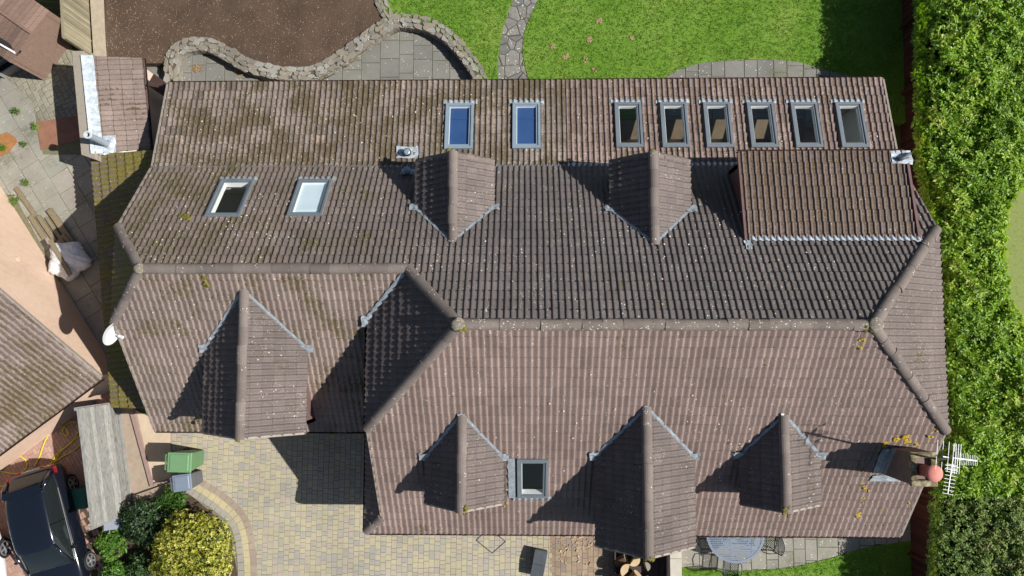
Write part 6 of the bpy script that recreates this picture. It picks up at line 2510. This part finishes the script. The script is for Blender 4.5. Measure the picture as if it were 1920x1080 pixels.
def lattice(mb, f, nu, nv, r=0.007):
    """diagonal lattice over a surface f(u, v)"""
    for s_ in (1, -1):
        for i in range(-nv, nu + 1):
            pts_ = []
            for k in range(nv * 2 + 1):
                v_ = k / (nv * 2)
                u_ = (i + k / 2 if s_ > 0 else i + nv - k / 2) / nu
                if -0.001 <= u_ <= 1.001:
                    pts_.append(f(u_, v_))
            if len(pts_) > 1:
                mb.tube(pts_, r, 4)


def make_chair(label, c, rz):
    root = empty('patio_chair', (c[0], c[1], 0), label, 'chair', 'patio chairs round the metal table', rz)
    seat = lambda u, v: V(((u - .5) * .44, (v - .5) * .42, .44 - .02 * math.sin(math.pi * u)))
    back = lambda u, v: V(((u - .5) * .46, -.21 - v * .10 - 0.10 * math.sin(math.pi * u) * 0.8 + .05, .46 + v * .42))
    for nm, f, nu, nv in (('seat', seat, 7, 6), ('backrest', back, 7, 6)):
        mb = MB()
        lattice(mb, f, nu, nv)
        rim = [f(k / 12, 0) for k in range(13)] + [f(1, k / 10) for k in range(1, 11)] + [f(1 - k / 12, 1) for k in range(1, 13)] + [f(0, 1 - k / 10) for k in range(1, 11)]
        mb.tube(rim, .014, 6)
        mb.build(nm, M_CASTD, root, local=True)
    for sx in (1, -1):
        for sy in (1, -1):
            mb = MB()
            mb.tube([(sx * .2, sy * .19, .44), (sx * .21, sy * .2, .2), (sx * .24, sy * .25, 0)], .013, 6)
            mb.build('leg', M_CASTD, root, local=True, smooth=True)
        mb = MB()
        mb.tube([(sx * .225, -.2, .66), (sx * .265, 0, .67), (sx * .25, .17, .63), (sx * .21, .19, .44)], .014, 6)
        mb.build('armrest', M_CASTD, root, local=True, smooth=True)
    return root


for lab, px, py, face in (('patio chair at the left of the metal table beside the big dormer', 1322, 1016, (1, 0.25)), ('patio chair at the right of the metal table with its curved lattice back outward', 1441, 1018, (-1, 0.1)), ('patio chair below the metal table at the bottom edge, standing on grass', 1371, 1066, (0.1, 1))):
    p = P(px, py, .5)
    make_chair(lab, p, math.atan2(face[1], face[0]) - math.pi / 2)

# ------------------------------------------------------------------ logs, low wall, box on the drive
M_LOG = simple('log_wood', (0.50, 0.36, 0.20), (0.64, 0.49, 0.30), 6, 0.85, bump=0.3)
M_LBARK = simple('log_bark', (0.12, 0.065, 0.035), (0.18, 0.10, 0.055), 14, 0.95, bump=0.6)


def split_log(label, px, py, z, r, ln, rz, tilt, arc, mat=M_LOG):
    mb = MB()
    c = P(px, py, z)
    R_ = Matrix.Rotation(rz, 3, 'Z') @ Matrix.Rotation(tilt, 3, 'Y')
    k = 10
    a0 = -arc / 2
    rows = []
    for s_ in (-.5, .5):
        ring = [c + R_ @ V((-r * .4, 0, s_ * ln))]
        for i in range(k + 1):
            a = a0 + arc * i / k
            ring.append(c + R_ @ V((math.cos(a) * r - r * .4, math.sin(a) * r, s_ * ln)))
        rows.append(ring)
    a, b = rows
    mb.poly(b, 0, rng.random())
    mb.poly(a[::-1], 0)
    for i in range(len(a)):
        j = (i + 1) % len(a)
        mb.poly([a[i], a[j], b[j], b[i]], 1 if 0 < i < len(a) - 1 else 0)
    o = mb.build('split_log', [mat, M_LBARK])
    tag(o, label, 'log', 'heap of split logs by the front door')
    return o


M_LOGG = simple('log_grey', (0.20, 0.18, 0.15), (0.27, 0.25, 0.21), 6, 0.85)
split_log('largest pale split log with a dark crack in the heap by the porch', 1172, 1066, .42, .21, .34, 2.6, 0.12, 2.6)
split_log('pale half round split log tucked close under the dormer eaves', 1190, 1052, .40, .19, .3, -1.0, -0.15, 2.4)
split_log('grey shaded split log at the right of the heap', 1212, 1059, .36, .13, .3, 0.3, 0.1, 3.0, M_LOGG)
split_log('pale log at the lower left of the heap cut by the picture edge', 1160, 1083, .33, .17, .3, 1.9, -0.2, 2.8)
split_log('dark barked log in the middle of the heap at the bottom edge', 1190, 1081, .30, .15, .3, 0.9, 1.35, 6.28)
split_log('small pale log at the lower right of the heap', 1213, 1084, .28, .10, .3, 2.2, 0.3, 2.9)
split_log('shaded log lying at the back of the heap under the eaves', 1165, 1050, .2, .14, .34, 0.5, 1.3, 6.28, M_LOGG)
# log store box round the heap
mb = MB()
M_DWOOD = simple('dark_stained_wood', (0.035, 0.028, 0.026), (0.06, 0.048, 0.042), 6, 0.7)
a, b = P(1150, 1050, 0), P(1236, 1050, 0)
for p, q in ((V((a.x, a.y + .35, 0)), V((a.x, a.y - 1.2, 0))), (V((b.x, b.y + .35, 0)), V((b.x, b.y - 1.2, 0)))):
    mb.hexa([p, q, q + V((.04, 0, 0)), p + V((.04, 0, 0))], [p + V((0, 0, .3)), q + V((0, 0, .3)), q + V((.04, 0, .3)), p + V((.04, 0, .3))])
mb.hexa([V((a.x, a.y - 1.2, .03)), V((b.x, a.y - 1.2, .03)), V((b.x, a.y + .35, .03)), V((a.x, a.y + .35, .03))], [V((a.x, a.y - 1.2, .1)), V((b.x, a.y - 1.2, .1)), V((b.x, a.y + .35, .1)), V((a.x, a.y + .35, .1))])
o = mb.build('log_crate', M_DWOOD)
tag(o, 'dark low wooden crate holding the split logs below the big dormer', 'crate')
zw = 0.75
q = [P(1256, 990, zw), P(1275, 990, zw), P(1277, 1180, zw), P(1257, 1180, zw)]
mb = MB()
mb.hexa([V((p.x, p.y, 0)) for p in q], [V((p.x, p.y, zw - .05)) for p in q])
lw_ = mb.build('low_wall', M_WALL)
tag(lw_, 'low wall with pale coping slabs running down from the big dormer', 'wall')
M_COP = simple('coping_pale', (0.42, 0.39, 0.33), (0.52, 0.48, 0.41), 5, 0.9)
ys_ = [q[0].y + 1.0 - i * .62 for i in range(7)]
for i in range(6):
    mb = MB()
    mb.box(((q[0].x + q[1].x) / 2 + 0.01, (ys_[i] + ys_[i + 1]) / 2, zw - .02), (q[1].x - q[0].x + .04, .612, .055))
    mb.build('coping_slab', M_COP, lw_, bevel=0.006)
# door canopy posts and front wall piece are inside the porch; dark ridged box on the blocks
bx = empty('storage_box', tuple(P(1010, 1052, 0)), 'dark grey box with a two sided ridged lid standing on the buff blocks', 'box', rz=math.radians(-11))
M_BOX = simple('box_slate', (0.05, 0.06, 0.07), (0.075, 0.088, 0.1), 5, 0.5, bump=0.05)
mb = MB()
mb.box((0.02, 0, .14), (0.34, 0.74, .28))
mb.build('body', M_BOX, bx, local=True, bevel=0.01)
for s_ in (1, -1):
    mb = MB()
    mb.hexa([(-.19, 0.004 * s_, .33), (.19, 0.004 * s_, .33), (.19, s_ * .40, .285), (-.19, s_ * .40, .285)], [(-.19, 0.004 * s_, .36), (.19, 0.004 * s_, .36), (.19, s_ * .40, .31), (-.19, s_ * .40, .31)])
    mb.build('lid', M_BOX, bx, local=True, bevel=0.006)
# downpipe on the wing and porch stay
mb = MB()
p = V((XM - 0.2, YE2 + 0.12, 0))
mb.tube([p, p + V((0, 0, 2.2))], 0.035, 8)
mb.build('downpipe', M_GUTTER, house, smooth=True)
# neighbour's waste pipe, thin, across the alley end
SC.view_layers[0].update()
